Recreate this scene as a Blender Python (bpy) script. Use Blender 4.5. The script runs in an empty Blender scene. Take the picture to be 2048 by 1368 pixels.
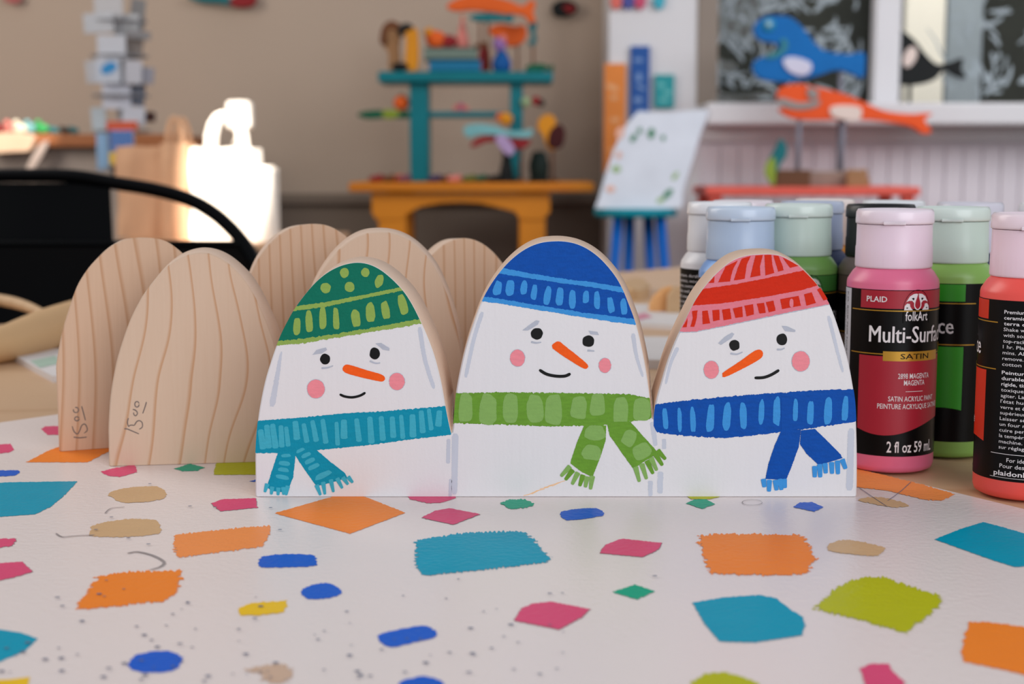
import bpy, math, random
from mathutils import Vector, Matrix, noise
from mathutils.geometry import tessellate_polygon, delaunay_2d_cdt
sc = bpy.context.scene
COL = sc.collection
random.seed(7)

# ------------------------------------------------------------------ camera
F = 2845.0                       # focal length in pixels of the 2048 frame (50 mm on 36 mm)
TT = 0.75                        # table top height
EYE = TT + 0.128
TH = math.atan(354.0 / F)
cam = bpy.data.cameras.new('camera')
co = bpy.data.objects.new('camera', cam)
COL.objects.link(co)
co.location = (0, 0, EYE)
co.rotation_euler = (math.pi / 2 - TH, 0, 0)
cam.lens = F * 36 / 2048
cam.sensor_width = 36
cam.clip_start = 0.02
cam.dof.use_dof = True
cam.dof.focus_distance = 0.545
cam.dof.aperture_fstop = 12.0
cam.dof.aperture_blades = 9
sc.camera = co
# ------------------------------------------------------------------ view, world, lights
vs = sc.view_settings
sc.display_settings.display_device = 'sRGB'
vs.view_transform = 'Standard'
vs.look = 'None'
vs.exposure = 0.0
vs.gamma = 1
vs.use_curve_mapping = False
w = bpy.data.worlds.new('world')
sc.world = w
w.use_nodes = True
bg = w.node_tree.nodes['Background']
bg.inputs[0].default_value = (0.90, 0.93, 1.0, 1)
bg.inputs[1].default_value = 0.38

def area(name, loc, aim, size, energy, color):
    l = bpy.data.lights.new(name, 'AREA')
    l.shape = 'RECTANGLE'
    l.size, l.size_y = size
    l.energy = energy
    l.color = color
    o = bpy.data.objects.new(name, l)
    COL.objects.link(o)
    o.location = loc
    o.rotation_euler = (Vector(aim) - Vector(loc)).to_track_quat('-Z', 'Y').to_euler()
    return o

def spot(name, loc, aim, ang, energy, color, size=0.02, blend=0.08):
    l = bpy.data.lights.new(name, 'SPOT')
    l.energy = energy
    l.color = color
    l.spot_size = math.radians(ang)
    l.spot_blend = blend
    l.shadow_soft_size = size
    o = bpy.data.objects.new(name, l)
    COL.objects.link(o)
    o.location = loc
    o.rotation_euler = (Vector(aim) - Vector(loc)).to_track_quat('-Z', 'Y').to_euler()
    return o

area('window_light_left', (-1.7, 1.5, 2.0), (0.0, 0.65, 0.8), (1.2, 1.4), 20, (1.0, 0.95, 0.9))
area('fill_light_front', (0.9, -1.6, 1.7), (0.05, 0.6, 0.8), (2.0, 1.6), 38, (0.93, 0.96, 1.0))  # added cool fill behind the camera
area('fill_light_room', (-2.4, 2.6, 1.9), (-0.9, 4.7, 1.1), (1.0, 1.4), 34, (1.0, 0.95, 0.88))  # added lamp, grades the beige wall lighter towards the left
area('fill_light_right', (2.1, 2.4, 2.3), (1.25, 4.3, 0.9), (1.6, 1.2), 40, (0.95, 0.96, 1.0))  # added lamp, brightens the white wall and panelling
_s = spot('sunlight_on_bags', (-0.46, 1.7, 2.75), (-0.612, 3.12, 0.875), 10.5, 1100, (1.0, 0.93, 0.84))
_s.scale = (0.53, 1, 1)
spot('sunlight_on_counter', (-0.9, 3.2, 2.5), (-1.47, 4.3, 1.0), 7.5, 300, (1.0, 0.93, 0.84))

# ------------------------------------------------------------------ pixel -> place
FW = Vector((0, math.cos(TH), -math.sin(TH)))
UP = Vector((0, math.sin(TH), math.cos(TH)))
CAM = Vector((0, 0, EYE))
def ray(px, py):
    return FW + UP * ((684 - py) / F) + Vector(((px - 1024) / F, 0, 0))
def at(px, py, Y):
    d = ray(px, py)
    return CAM + d * (Y / d.y)
def onz(px, py, z=TT):
    d = ray(px, py)
    return CAM + d * ((z - EYE) / d.z)

# ------------------------------------------------------------------ colour and materials
def lin(c):
    c = c / 255.0
    return c / 12.92 if c <= 0.04045 else ((c + 0.055) / 1.055) ** 2.4
def rgb(h):
    if isinstance(h, str):
        h = h.lstrip('#')
        h = tuple(int(h[i:i + 2], 16) for i in (0, 2, 4))
    return tuple(lin(v) for v in h) + (1,)

MATS = {}
def mat(name, color, rough=0.55, var=0.05, scale=(40, 40, 40), bump=0.0, bscale=400, spec=0.5, metal=0.0,
        coat=0.0, sss=0.0, trans=0.0):
    if name in MATS:
        return MATS[name]
    m = bpy.data.materials.new(name)
    m.use_nodes = True
    nt = m.node_tree
    p = nt.nodes['Principled BSDF']
    c = rgb(color)
    tc = nt.nodes.new('ShaderNodeTexCoord')
    mp = nt.nodes.new('ShaderNodeMapping')
    mp.inputs['Scale'].default_value = scale
    nz = nt.nodes.new('ShaderNodeTexNoise')
    nz.inputs['Scale'].default_value = 1.0
    nz.inputs['Detail'].default_value = 4
    nt.links.new(tc.outputs['Object'], mp.inputs[0])
    nt.links.new(mp.outputs[0], nz.inputs[0])
    mx = nt.nodes.new('ShaderNodeMix')
    mx.data_type = 'RGBA'
    a = tuple(max(0, v * (1 - 2 * var)) for v in c[:3]) + (1,)
    b = tuple(min(1, v * (1 + 2 * var)) for v in c[:3]) + (1,)
    mx.inputs[6].default_value = a
    mx.inputs[7].default_value = b
    nt.links.new(nz.outputs[0], mx.inputs[0])
    nt.links.new(mx.outputs[2], p.inputs['Base Color'])
    p.inputs['Roughness'].default_value = rough
    p.inputs['Specular IOR Level'].default_value = spec
    p.inputs['Metallic'].default_value = metal
    p.inputs['Coat Weight'].default_value = coat
    p.inputs['Coat Roughness'].default_value = 0.12
    if sss:
        p.inputs['Subsurface Weight'].default_value = sss
        p.inputs['Subsurface Radius'].default_value = (0.004, 0.004, 0.004)
        p.inputs['Subsurface Scale'].default_value = 1.0
    p.inputs['Transmission Weight'].default_value = trans
    if bump:
        n2 = nt.nodes.new('ShaderNodeTexNoise')
        n2.inputs['Scale'].default_value = bscale
        n2.inputs['Detail'].default_value = 2
        nt.links.new(tc.outputs['Object'], n2.inputs[0])
        bp = nt.nodes.new('ShaderNodeBump')
        bp.inputs['Strength'].default_value = bump
        bp.inputs['Distance'].default_value = 0.0005
        nt.links.new(n2.outputs[0], bp.inputs['Height'])
        nt.links.new(bp.outputs[0], p.inputs['Normal'])
    MATS[name] = m
    return m

def wood(name, base, line, dark, axis='X', freq=14.0, distort=3.0, rough=0.6, stretch=0.12, sharp=0.72, streak=0.5,
         nsc=9.0, off=(0, 0, 0)):
    """planed softwood: thin curved growth rings running along the grain"""
    m = bpy.data.materials.new(name)
    m.use_nodes = True
    nt = m.node_tree
    L = nt.links.new
    p = nt.nodes['Principled BSDF']
    tc = nt.nodes.new('ShaderNodeTexCoord')
    mp = nt.nodes.new('ShaderNodeMapping')
    mp.inputs['Location'].default_value = off
    s = [1, 1, 1]
    g = {'X': 2, 'Y': 0, 'Z': 0}[axis]          # grain direction: squeezed
    s[g] = stretch
    mp.inputs['Scale'].default_value = s
    L(tc.outputs['Object'], mp.inputs[0])
    nz = nt.nodes.new('ShaderNodeTexNoise')
    nz.inputs['Scale'].default_value = nsc
    nz.inputs['Detail'].default_value = 1.5
    L(mp.outputs[0], nz.inputs[0])
    sep = nt.nodes.new('ShaderNodeSeparateXYZ')
    L(mp.outputs[0], sep.inputs[0])
    ma = nt.nodes.new('ShaderNodeMath')
    ma.operation = 'MULTIPLY_ADD'
    L(nz.outputs[0], ma.inputs[0])
    ma.inputs[1].default_value = distort / freq
    L(sep.outputs[{'X': 0, 'Y': 1, 'Z': 1}[axis]], ma.inputs[2])
    mf = nt.nodes.new('ShaderNodeMath')
    mf.operation = 'MULTIPLY'
    L(ma.outputs[0], mf.inputs[0])
    mf.inputs[1].default_value = freq
    fr = nt.nodes.new('ShaderNodeMath')
    fr.operation = 'FRACT'
    L(mf.outputs[0], fr.inputs[0])
    cr = nt.nodes.new('ShaderNodeValToRGB')
    cr.color_ramp.elements[0].position = 0.0
    cr.color_ramp.elements[0].color = rgb(base)
    e = cr.color_ramp.elements.new(sharp)
    e.color = rgb(base)
    e = cr.color_ramp.elements.new(sharp + (1 - sharp) * 0.7)
    e.color = rgb(line)
    cr.color_ramp.elements[-1].position = 1.0
    cr.color_ramp.elements[-1].color = rgb(base)
    L(fr.outputs[0], cr.inputs[0])
    mp2 = nt.nodes.new('ShaderNodeMapping')
    s2 = [900, 900, 900]
    s2[g] = 30
    mp2.inputs['Scale'].default_value = s2
    L(tc.outputs['Object'], mp2.inputs[0])
    n3 = nt.nodes.new('ShaderNodeTexNoise')
    n3.inputs['Scale'].default_value = 1
    L(mp2.outputs[0], n3.inputs[0])
    mx = nt.nodes.new('ShaderNodeMix')
    mx.data_type = 'RGBA'
    mx.blend_type = 'MIX'
    m3 = nt.nodes.new('ShaderNodeMath')
    m3.operation = 'MULTIPLY'
    L(n3.outputs[0], m3.inputs[0])
    m3.inputs[1].default_value = streak
    L(m3.outputs[0], mx.inputs[0])
    L(cr.outputs[0], mx.inputs[6])
    mx.inputs[7].default_value = rgb(dark)
    L(mx.outputs[2], p.inputs['Base Color'])
    p.inputs['Roughness'].default_value = rough
    p.inputs['Specular IOR Level'].default_value = 0.3
    bp = nt.nodes.new('ShaderNodeBump')
    bp.inputs['Strength'].default_value = 0.15
    bp.inputs['Distance'].default_value = 0.0003
    L(n3.outputs[0], bp.inputs['Height'])
    L(bp.outputs[0], p.inputs['Normal'])
    MATS[name] = m
    return m

# ------------------------------------------------------------------ mesh builder
class MB:
    def __init__(s):
        s.v, s.f, s.m, s.mats, s.sm = [], [], [], [], []
    def mi(s, m):
        if m not in s.mats:
            s.mats.append(m)
        return s.mats.index(m)
    def face(s, idx, m, smooth=False):
        s.f.append(tuple(idx)); s.m.append(s.mi(m)); s.sm.append(smooth)
    def add(s, pts):
        b = len(s.v)
        s.v.extend([tuple(p) for p in pts])
        return b
    def poly(s, pts, m, flip=False):
        b = s.add(pts)
        V = [Vector(p) for p in pts]
        for t in tessellate_polygon([V]):
            t = [b + i for i in t]
            s.face(t[::-1] if flip else t, m)
    def poly2(s, pts2, to3, m):
        """fill a flat outline that may touch itself; to3 lifts (u, v) into space"""
        V, _, Fc = delaunay_2d_cdt([Vector(p) * 1000 for p in pts2], [], [list(range(len(pts2)))], 1, 1e-5)[:3]
        b = s.add([to3(v.x / 1000, v.y / 1000) for v in V])
        for f in Fc:
            s.face([b + i for i in f], m)
    def box(s, c, d, m, rz=0, bev=0.0, M=None):
        """box with chamfered edges; c centre, d full sizes"""
        hx, hy, hz = d[0] / 2, d[1] / 2, d[2] / 2
        bev = min(bev, hx * .45, hy * .45, hz * .45)
        if M is None:
            M = Matrix.Translation(c) @ Matrix.Rotation(rz, 4, 'Z')
        if bev <= 0:
            P = [(x, y, z) for z in (-hz, hz) for y in (-hy, hy) for x in (-hx, hx)]
            b = s.add([M @ Vector(p) for p in P])
            for q in ((0, 2, 3, 1), (4, 5, 7, 6), (0, 1, 5, 4), (2, 6, 7, 3), (0, 4, 6, 2), (1, 3, 7, 5)):
                s.face([b + i for i in q], m)
            return
        import bmesh
        bm = bmesh.new()
        bmesh.ops.create_cube(bm, size=1)
        for v in bm.verts:
            v.co = Vector((v.co.x * d[0], v.co.y * d[1], v.co.z * d[2]))
        bmesh.ops.bevel(bm, geom=bm.edges[:], offset=bev, segments=2, affect='EDGES', profile=0.5)
        b = s.add([M @ v.co for v in bm.verts])
        bm.verts.index_update()
        for f in bm.faces:
            s.face([b + v.index for v in f.verts], m)
        bm.free()
    def lathe(s, prof, m, c=(0, 0, 0), n=48, rib=None, M=None, close=True):
        """prof: list of (r, z) from bottom to top"""
        c = Vector(c)
        rings = []
        for k, (r, z) in enumerate(prof):
            pts = []
            for i in range(n):
                a = 2 * math.pi * i / n
                rr = r
                if rib and rib[0] <= k <= rib[1]:
                    rr = r + rib[2] * (1 if i % 2 else -1)
                p = Vector((rr * math.cos(a), rr * math.sin(a), z))
                p = (M @ p) if M is not None else p + c
                pts.append(p)
            rings.append(s.add(pts))
        for k in range(len(prof) - 1):
            for i in range(n):
                j = (i + 1) % n
                s.face([rings[k] + i, rings[k] + j, rings[k + 1] + j, rings[k + 1] + i], m, True)
        if close:
            if prof[0][0] > 1e-6:
                s.face([rings[0] + i for i in range(n)][::-1], m)
            if prof[-1][0] > 1e-6:
                s.face([rings[-1] + i for i in range(n)], m)
    def tube(s, pts, r, m, n=10, cap=True):
        pts = [Vector(p) for p in pts]
        R = r if isinstance(r, (list, tuple)) else [r] * len(pts)
        rings = []
        prev = None
        for i, p in enumerate(pts):
            t = (pts[min(i + 1, len(pts) - 1)] - pts[max(i - 1, 0)]).normalized()
            if prev is None:
                ref = Vector((0, 0, 1)) if abs(t.z) < 0.9 else Vector((1, 0, 0))
                a = t.cross(ref).normalized()
            else:
                a = (prev - t * prev.dot(t)).normalized()
            prev = a
            b = t.cross(a)
            rings.append(s.add([p + (a * math.cos(2 * math.pi * k / n) + b * math.sin(2 * math.pi * k / n)) * R[i]
                                for k in range(n)]))
        for i in range(len(pts) - 1):
            for k in range(n):
                l = (k + 1) % n
                s.face([rings[i] + k, rings[i] + l, rings[i + 1] + l, rings[i + 1] + k], m, True)
        if cap:
            s.face([rings[0] + k for k in range(n)][::-1], m)
            s.face([rings[-1] + k for k in range(n)], m)
    def prism(s, pts2, y0, y1, m, m2=None, bev=0.0):
        """outline in (x, z), extruded along y, with a chamfer"""
        n = len(pts2)
        A = sum(pts2[i][0] * pts2[(i + 1) % n][1] - pts2[(i + 1) % n][0] * pts2[i][1] for i in range(n))
        if A < 0:
            pts2 = pts2[::-1]
        inn = offset(pts2, -bev) if bev else pts2
        rings = []
        if bev:
            rings.append([(x, y0, z) for x, z in inn])
            rings.append([(x, y0 + bev, z) for x, z in pts2])
            rings.append([(x, y1 - bev, z) for x, z in pts2])
            rings.append([(x, y1, z) for x, z in inn])
        else:
            rings = [[(x, y0, z) for x, z in pts2], [(x, y1, z) for x, z in pts2]]
        bs = [s.add(r) for r in rings]
        for k in range(len(rings) - 1):
            for i in range(n):
                j = (i + 1) % n
                s.face([bs[k] + j, bs[k] + i, bs[k + 1] + i, bs[k + 1] + j], m2 or m)
        for b, r, fl in ((bs[0], rings[0], 0), (bs[-1], rings[-1], 1)):
            for t in tessellate_polygon([[Vector((p[0], 0, p[2])) for p in r]]):
                s.face([b + i for i in (t if fl else t[::-1])], m)
    def sphere(s, c, r, m, n=20, sq=(1, 1, 1)):
        prof = [(math.sin(math.pi * k / 12) , -math.cos(math.pi * k / 12)) for k in range(13)]
        prof[0] = (0.001, -1); prof[-1] = (0.001, 1)
        M = Matrix.Translation(c) @ Matrix.Diagonal((r * sq[0], r * sq[1], r * sq[2], 1))
        s.lathe(prof, m, n=n, M=M)
    def build(s, name, parent=None, origin=None, recalc=False):
        me = bpy.data.meshes.new(name)
        v = s.v
        if origin is not None:
            o_ = Vector(origin)
            v = [tuple(Vector(p) - o_) for p in v]
        me.from_pydata(v, [], s.f)
        for m in s.mats:
            me.materials.append(m)
        for p, i, q in zip(me.polygons, s.m, s.sm):
            p.material_index = i
            p.use_smooth = q
        me.update()
        o = bpy.data.objects.new(name, me)
        COL.objects.link(o)
        if origin is not None:
            o.location = origin
        if parent:
            o.parent = parent
        return o

def offset(pts, d):
    """offset a closed ccw outline outward by d"""
    n = len(pts)
    out = []
    for i in range(n):
        x0, y0 = pts[i - 1]; x1, y1 = pts[i]; x2, y2 = pts[(i + 1) % n]
        a = Vector((x1 - x0, y1 - y0)); b = Vector((x2 - x1, y2 - y1))
        if a.length < 1e-9: a = b
        if b.length < 1e-9: b = a
        a.normalize(); b.normalize()
        nn = Vector((a.y + b.y, -a.x - b.x))
        nn = nn.normalized() if nn.length > 1e-6 else Vector((a.y, -a.x))
        k = max(0.5, nn.dot(Vector((a.y, -a.x))))
        out.append((x1 + nn.x * d / k, y1 + nn.y * d / k))
    return out

def spline(pts, k=6, closed=True):
    n = len(pts)
    out = []
    rng = range(n) if closed else range(n - 1)
    for i in rng:
        g = (lambda j: pts[j % n]) if closed else (lambda j: pts[max(0, min(n - 1, j))])
        p0, p1, p2, p3 = g(i - 1), g(i), g(i + 1), g(i + 2)
        for t in range(k):
            t /= k
            out.append(tuple(0.5 * (2 * b + (c - a) * t + (2 * a - 5 * b + 4 * c - d) * t * t + (3 * b - a - 3 * c + d) * t ** 3)
                             for a, b, c, d in zip(p0, p1, p2, p3)))
    if not closed:
        out.append(pts[-1])
    return out

def dense(pts, step):
    out = []
    n = len(pts)
    for i in range(n):
        a, b = pts[i], pts[(i + 1) % n]
        k = max(1, int(math.dist(a, b) / step))
        for t in range(k):
            out.append(tuple(p + (q - p) * t / k for p, q in zip(a, b)))
    return out

def rough_edge(pts, amp, step=2.0, fr=0.35):
    pts = dense(pts, step)
    o = random.random() * 100
    # shearing x by a function of y only, then y by a function of x only, keeps the outline simple
    pts = [(x + amp * 1.3 * noise.noise((y * fr, o, 0)), y) for x, y in pts]
    return [(x, y + amp * 0.5 * noise.noise((x * fr * .6, o, 9))) for x, y in pts]

def ellipse(cx, cy, rx, ry, rot=0, n=26, wob=0.06):
    o = random.random() * 50
    out = []
    for i in range(n):
        a = 2 * math.pi * i / n
        k = 1 + wob * 2 * noise.noise((math.cos(a) * 1.4 + o, math.sin(a) * 1.4, 0))
        x, y = rx * k * math.cos(a), ry * k * math.sin(a)
        out.append((cx + x * math.cos(rot) - y * math.sin(rot), cy + x * math.sin(rot) + y * math.cos(rot)))
    return out

def dab(cx, cy, wd, ht, rot=0, sq=2.8):
    """one vertical brush dab, between an ellipse and a rounded rectangle"""
    rot = math.radians(rot)
    o = random.random() * 50
    out = []
    for i in range(28):
        a = 2 * math.pi * i / 28
        c, q = math.cos(a), math.sin(a)
        x = math.copysign(abs(c) ** (2 / sq), c) * wd / 2
        y = math.copysign(abs(q) ** (2 / sq), q) * ht / 2
        k = 1 + 0.14 * noise.noise((c * 1.5 + o, q * 1.5, 1))
        x *= k * (1 + 0.12 * q); y *= k
        out.append((cx + x * math.cos(rot) - y * math.sin(rot), cy + x * math.sin(rot) + y * math.cos(rot)))
    return out

def stroke(pts, w0, w1=None, k=6):
    """outline of a brush stroke along pts (rounded ends)"""
    w1 = w0 if w1 is None else w1
    if len(pts) == 2:
        pts = [pts[0], tuple((a + b) / 2 for a, b in zip(*pts)), pts[1]]
    P = spline(pts, k, closed=False)
    n = len(P)
    L, R = [], []
    for i, p in enumerate(P):
        a, b = P[max(0, i - 1)], P[min(n - 1, i + 1)]
        t = Vector((b[0] - a[0], b[1] - a[1]))
        t = t.normalized() if t.length > 1e-9 else Vector((1, 0))
        u = i / (n - 1)
        wd = (w0 + (w1 - w0) * u) / 2
        e = min(1, 0.55 + 6 * min(u, 1 - u))
        wd *= e
        L.append((p[0] - t.y * wd, p[1] + t.x * wd))
        R.append((p[0] + t.y * wd, p[1] - t.x * wd))
    return L + R[::-1]

def props(o, label=None, cat=None, group=None, kind=None):
    if label: o['label'] = label
    if cat: o['category'] = cat
    if group: o['group'] = group
    if kind: o['kind'] = kind
    return o
def empty(name, loc, rz=0):
    o = bpy.data.objects.new(name, None)
    COL.objects.link(o)
    o.empty_display_size = 0.02
    o.location = loc
    o.rotation_euler = (0, 0, rz)
    return o
def structure(o):
    o['kind'] = 'structure'
    return o

# text as plain geometry: list of (verts2d, faces)
_tc = {}
def text2d(body, bold=0.0):
    key = (body, bold)
    if key in _tc:
        return _tc[key]
    cu = bpy.data.curves.new('t', 'FONT')
    cu.body = body
    cu.size = 1.0
    cu.offset = bold
    cu.resolution_u = 2
    ob = bpy.data.objects.new('t', cu)
    COL.objects.link(ob)
    bpy.context.view_layer.update()
    dg = bpy.context.evaluated_depsgraph_get()
    me = bpy.data.meshes.new_from_object(ob.evaluated_get(dg))
    V = [(v.co.x, v.co.y) for v in me.vertices]
    Fc = [tuple(p.vertices) for p in me.polygons]
    bpy.data.objects.remove(ob)
    bpy.data.curves.remove(cu)
    bpy.data.meshes.remove(me)
    _tc[key] = (V, Fc)
    return V, Fc

# ================================================================== SETTING
Mwall = mat('beige_wall_paint', (180, 161, 144), 0.8, 0.02, (3, 3, 3), 0.1, 60)
Mwall2 = mat('taupe_lower_wall', (118, 104, 92), 0.8, 0.02, (3, 3, 3))
Mwhite = mat('white_room_paint', (216, 214, 216), 0.7, 0.02, (3, 3, 3))
Mpanel = mat('pale_wall_panelling', (222, 214, 220), 0.7, 0.02, (3, 3, 3))
Mtaupe = mat('taupe_window_frame', (138, 124, 112), 0.6, 0.03, (5, 5, 5))
Mfloor = wood('brown_floorboards', (96, 74, 60), (70, 52, 40), (60, 44, 34), 'Y', 8, 2.0)
YW = 4.75
b = MB(); b.box((0, 2.2, -0.03), (7.0, 6.6, 0.06), Mfloor)
structure(b.build('floor'))
xc = at(1205, 200, YW).x
b = MB()
b.box(((-2.6 + xc) / 2, YW + 0.05, 1.4), (xc + 2.6, 0.1, 2.8), Mwall)
zr = at(600, 405, YW).z
b.box(((-2.6 + xc) / 2, YW - 0.004, zr / 2), (xc + 2.6, 0.012, zr), Mwall2)
structure(b.build('wall_back'))
b = MB(); b.box(((-2.6 + xc) / 2, YW - 0.022, zr + 0.012), (xc + 2.6, 0.035, 0.035), Mwall2, bev=0.006)
structure(b.build('trim_1'))
b = MB(); b.box((-2.65, 3.0, 1.4), (0.1, 3.6, 2.8), Mwall)
structure(b.build('wall_left'))
# the white wall to the right, with the window opening
YR = 4.45
sillz = at(1700, 212, YR).z
xw0 = at(1400, 100, YR).x
b = MB()
b.box(((xc + xw0) / 2, YR + 0.2, 1.4), (xw0 - xc, 0.4, 2.8), Mwhite)              # pier left of the window
structure(b.build('wall_right_pier'))
b = MB()
b.box(((xw0 + 2.7) / 2, YR + 0.12, sillz / 2 - 0.03), (2.7 - xw0, 0.24, sillz - 0.06), Mpanel)
x = xw0 + 0.01
while x < 2.7:                                                                     # beaded boards
    b.box((x + 0.028, YR - 0.003, sillz / 2 - 0.06), (0.054, 0.010, sillz - 0.12), Mpanel, bev=0.004)
    x += 0.058
structure(b.build('wall_right'))
b = MB()
b.box(((xw0 + 2.7) / 2, YR - 0.01, sillz - 0.03), (2.7 - xw0, 0.34, 0.065), Mwhite, bev=0.008)
b.box(((xw0 + 2.7) / 2, YR + 0.0, sillz - 0.085), (2.7 - xw0, 0.05, 0.05), Mwhite, bev=0.006)
structure(b.build('trim_2'))
# window: taupe frame, white mullion, panes with white drawing
win = structure(empty('window_1', (xw0, YR, sillz)))
def wpart(mb, name):
    return mb.build(name, win, origin=None)
def rel(mb):
    o = Vector((xw0, YR, sillz))
    mb.v = [tuple(Vector(p) - o) for p in mb.v]
    return mb
xg0 = at(1428, 100, YR + 0.08).x
b = MB(); b.box(((xw0 + xg0) / 2 - 0.004, YR + 0.06, sillz + 0.8), (xg0 - xw0 + 0.008, 0.14, 1.6), Mtaupe, bev=0.004)
rel(b).build('window_frame', win)
xm0, xm1 = at(1748, 100, YR + 0.02).x, at(1800, 100, YR + 0.02).x
b = MB(); b.box(((xm0 + xm1) / 2, YR + 0.04, sillz + 0.8), (xm1 - xm0, 0.06, 1.6), Mwhite, bev=0.006)
rel(b).build('mullion', win)
Mglass = bpy.data.materials.new('window_glass'); Mglass.use_nodes = True
nt = Mglass.node_tree; nt.nodes.clear()
o_ = nt.nodes.new('ShaderNodeOutputMaterial'); t_ = nt.nodes.new('ShaderNodeBsdfTransparent'); g_ = nt.nodes.new('ShaderNodeBsdfGlossy')
g_.inputs['Roughness'].default_value = 0.03; mx_ = nt.nodes.new('ShaderNodeMixShader'); mx_.inputs[0].default_value = 0.012
nt.links.new(t_.outputs[0], mx_.inputs[1]); nt.links.new(g_.outputs[0], mx_.inputs[2]); nt.links.new(mx_.outputs[0], o_.inputs[0])
b = MB(); b.box(((xg0 + xm0) / 2, YR + 0.10, sillz + 0.8), (xm0 - xg0 + 0.02, 0.005, 1.6), Mglass); rel(b).build('pane', win)
b = MB(); b.box(((2.7 + xm1) / 2, YR + 0.10, sillz + 0.8), (2.7 - xm1 + 0.02, 0.005, 1.6), Mglass); rel(b).build('pane', win)
Mmark = mat('white_marker', (150, 160, 165), 0.7, 0.16, (30, 30, 30))
b = MB()
random.seed(3)
def leaves(n, xa, xb, ya, yb):
    for i in range(n):
        px, py = random.uniform(xa, xb), random.uniform(ya, yb)
        p = at(px, py, YR + 0.095)
        an = 2.2 * noise.noise((px * .012, py * .012, 0)) * math.pi + (1.1 if random.random() < .7 else 2.2)
        ln = random.uniform(.03, .10); wd = random.uniform(.006, .017)
        q = (p.x + math.cos(an) * ln, p.z + math.sin(an) * ln)
        o = stroke([(p.x, p.z), ((p.x + q[0]) / 2 + .006, (p.z + q[1]) / 2), q], wd, wd * .5, 3)
        if min(z for _, z in o) > sillz + .004 and max(x for x, _ in o) < (xm0 if xb < 1760 else 9) - .002:
            b.poly([(x, YR + .095 - i * 2e-5, z) for x, z in o], Mmark)
leaves(190, 1432, 1745, -140, 214)
leaves(160, 1880, 2300, -140, 210)
rel(b).build('marker_drawing', win)
# outside: dark olive hedge wall and a pale sunlit post
Mhedge = mat('dark_olive_planting', (48, 50, 42), 0.9, 0.25, (9, 9, 9), 0.5, 20)
b = MB(); b.box((2.2, 6.2, 1.5), (5.0, 0.1, 3.4), Mhedge)
structure(b.build('wall_outside'))
Mcream = mat('sunlit_cream_render', (250, 243, 225), 0.8, 0.03, (4, 4, 4))
b = MB(); pa, pb_ = at(1808, 100, 5.6), at(1890, 100, 5.6)
b.box(((pa.x + pb_.x) / 2, 5.66, 1.5), (pb_.x - pa.x, 0.12, 3.0), Mcream, bev=0.01)
props(b.build('garden_post'), 'pale cream upright post seen outside through the window behind the black fish', 'post')
Mgrey = mat('pale_grey_render', (150, 160, 165), 0.8, 0.1, (8, 8, 8))
b = MB(); pa, pb_ = at(1893, 100, 5.75), at(1965, 100, 5.75)
b.box(((pa.x + pb_.x) / 2, 5.8, 1.5), (pb_.x - pa.x, 0.1, 3.0), Mgrey, bev=0.01)
props(b.build('garden_post'), 'blue-grey upright post outside the window right of the cream one', 'post')
area('daylight_outside', (1.62, 5.0, 2.4), (1.6, 5.66, 1.2), (0.3, 0.3), 9, (1.0, 0.97, 0.9))

# ================================================================== TABLE
Mtable = wood('table_maple', (214, 178, 142), (200, 160, 122), (190, 150, 112), 'Y', 10, 3.0, 0.4, stretch=0.3)
far = Vector((0.30, 1.90)); da = Vector((-0.69, -0.72)); db = Vector((0.72, -0.69))
tp = [far, far + da * 2.7, far + da * 2.7 + db * 1.5, far + db * 1.5]
table = props(empty('craft_table', ((tp[0] + tp[2]) / 2).to_3d()), 'long wooden craft table with a white paint-dabbed top, under the snowman blocks', 'table')
tl = Vector(table.location)
def tbuild(mb, name):
    mb.v = [tuple(Vector(p) - tl) for p in mb.v]
    return mb.build(name, table)
b = MB()
n0 = b.add([(p.x, p.y, TT - 0.035) for p in tp]); n1 = b.add([(p.x, p.y, TT - 0.001) for p in tp])
b.face([n0, n0 + 1, n0 + 2, n0 + 3][::-1], Mtable); b.face([n1, n1 + 1, n1 + 2, n1 + 3], Mtable)
for i in range(4):
    j = (i + 1) % 4
    b.face([n0 + i, n0 + j, n1 + j, n1 + i], Mtable)
tbuild(b, 'tabletop')
cen = (tp[0] + tp[2]) / 2
for p in tp:
    q = cen + (p - cen) * 0.93
    b = MB(); b.box((q.x, q.y, (TT - 0.035) / 2), (0.06, 0.06, TT - 0.035), Mtable, rz=0.8, bev=0.005)
    tbuild(b, 'leg')

def gloss_paint(name, c, var=0.03, rough=0.3, sc_=(60, 60, 60)):
    return mat(name, c, rough, var, sc_, 0.45, 420, 0.03)
Mtw = gloss_paint('white_varnished_paint', (240, 227, 223), 0.02, 0.30, (8, 8, 8))
Mtw.node_tree.nodes['Principled BSDF'].inputs['Specular IOR Level'].default_value = 0.4
TC = {'o': gloss_paint('orange_dab', (255, 139, 48)), 'p': gloss_paint('pink_dab', (228, 82, 124)),
      'b': gloss_paint('blue_dab', (28, 98, 208)), 't': gloss_paint('teal_dab', (0, 158, 188)),
      'g': gloss_paint('green_dab', (20, 168, 132)), 'l': gloss_paint('lime_dab', (188, 190, 26)),
      'y': gloss_paint('yellow_dab', (244, 198, 40)), 'n': gloss_paint('tan_dab', (214, 176, 132)),
      'a': gloss_paint('peach_dab', (252, 152, 84)), 'k': gloss_paint('blue_speck', (112, 118, 140)),
      'e': gloss_paint('pencil_line', (160, 152, 152)), 's': gloss_paint('pale_tan_stain', (212, 180, 156))}
K0 = onz(853, 728) ; K0 = Vector((-0.055, 0.915))
La, Lb = onz(0, 845), onz(120, 828)
Ra, Rb = onz(1713, 937), onz(2048, 1018)
dl = (Lb - La).to_2d().normalized(); dr = (Rb - Ra).to_2d().normalized()
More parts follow.
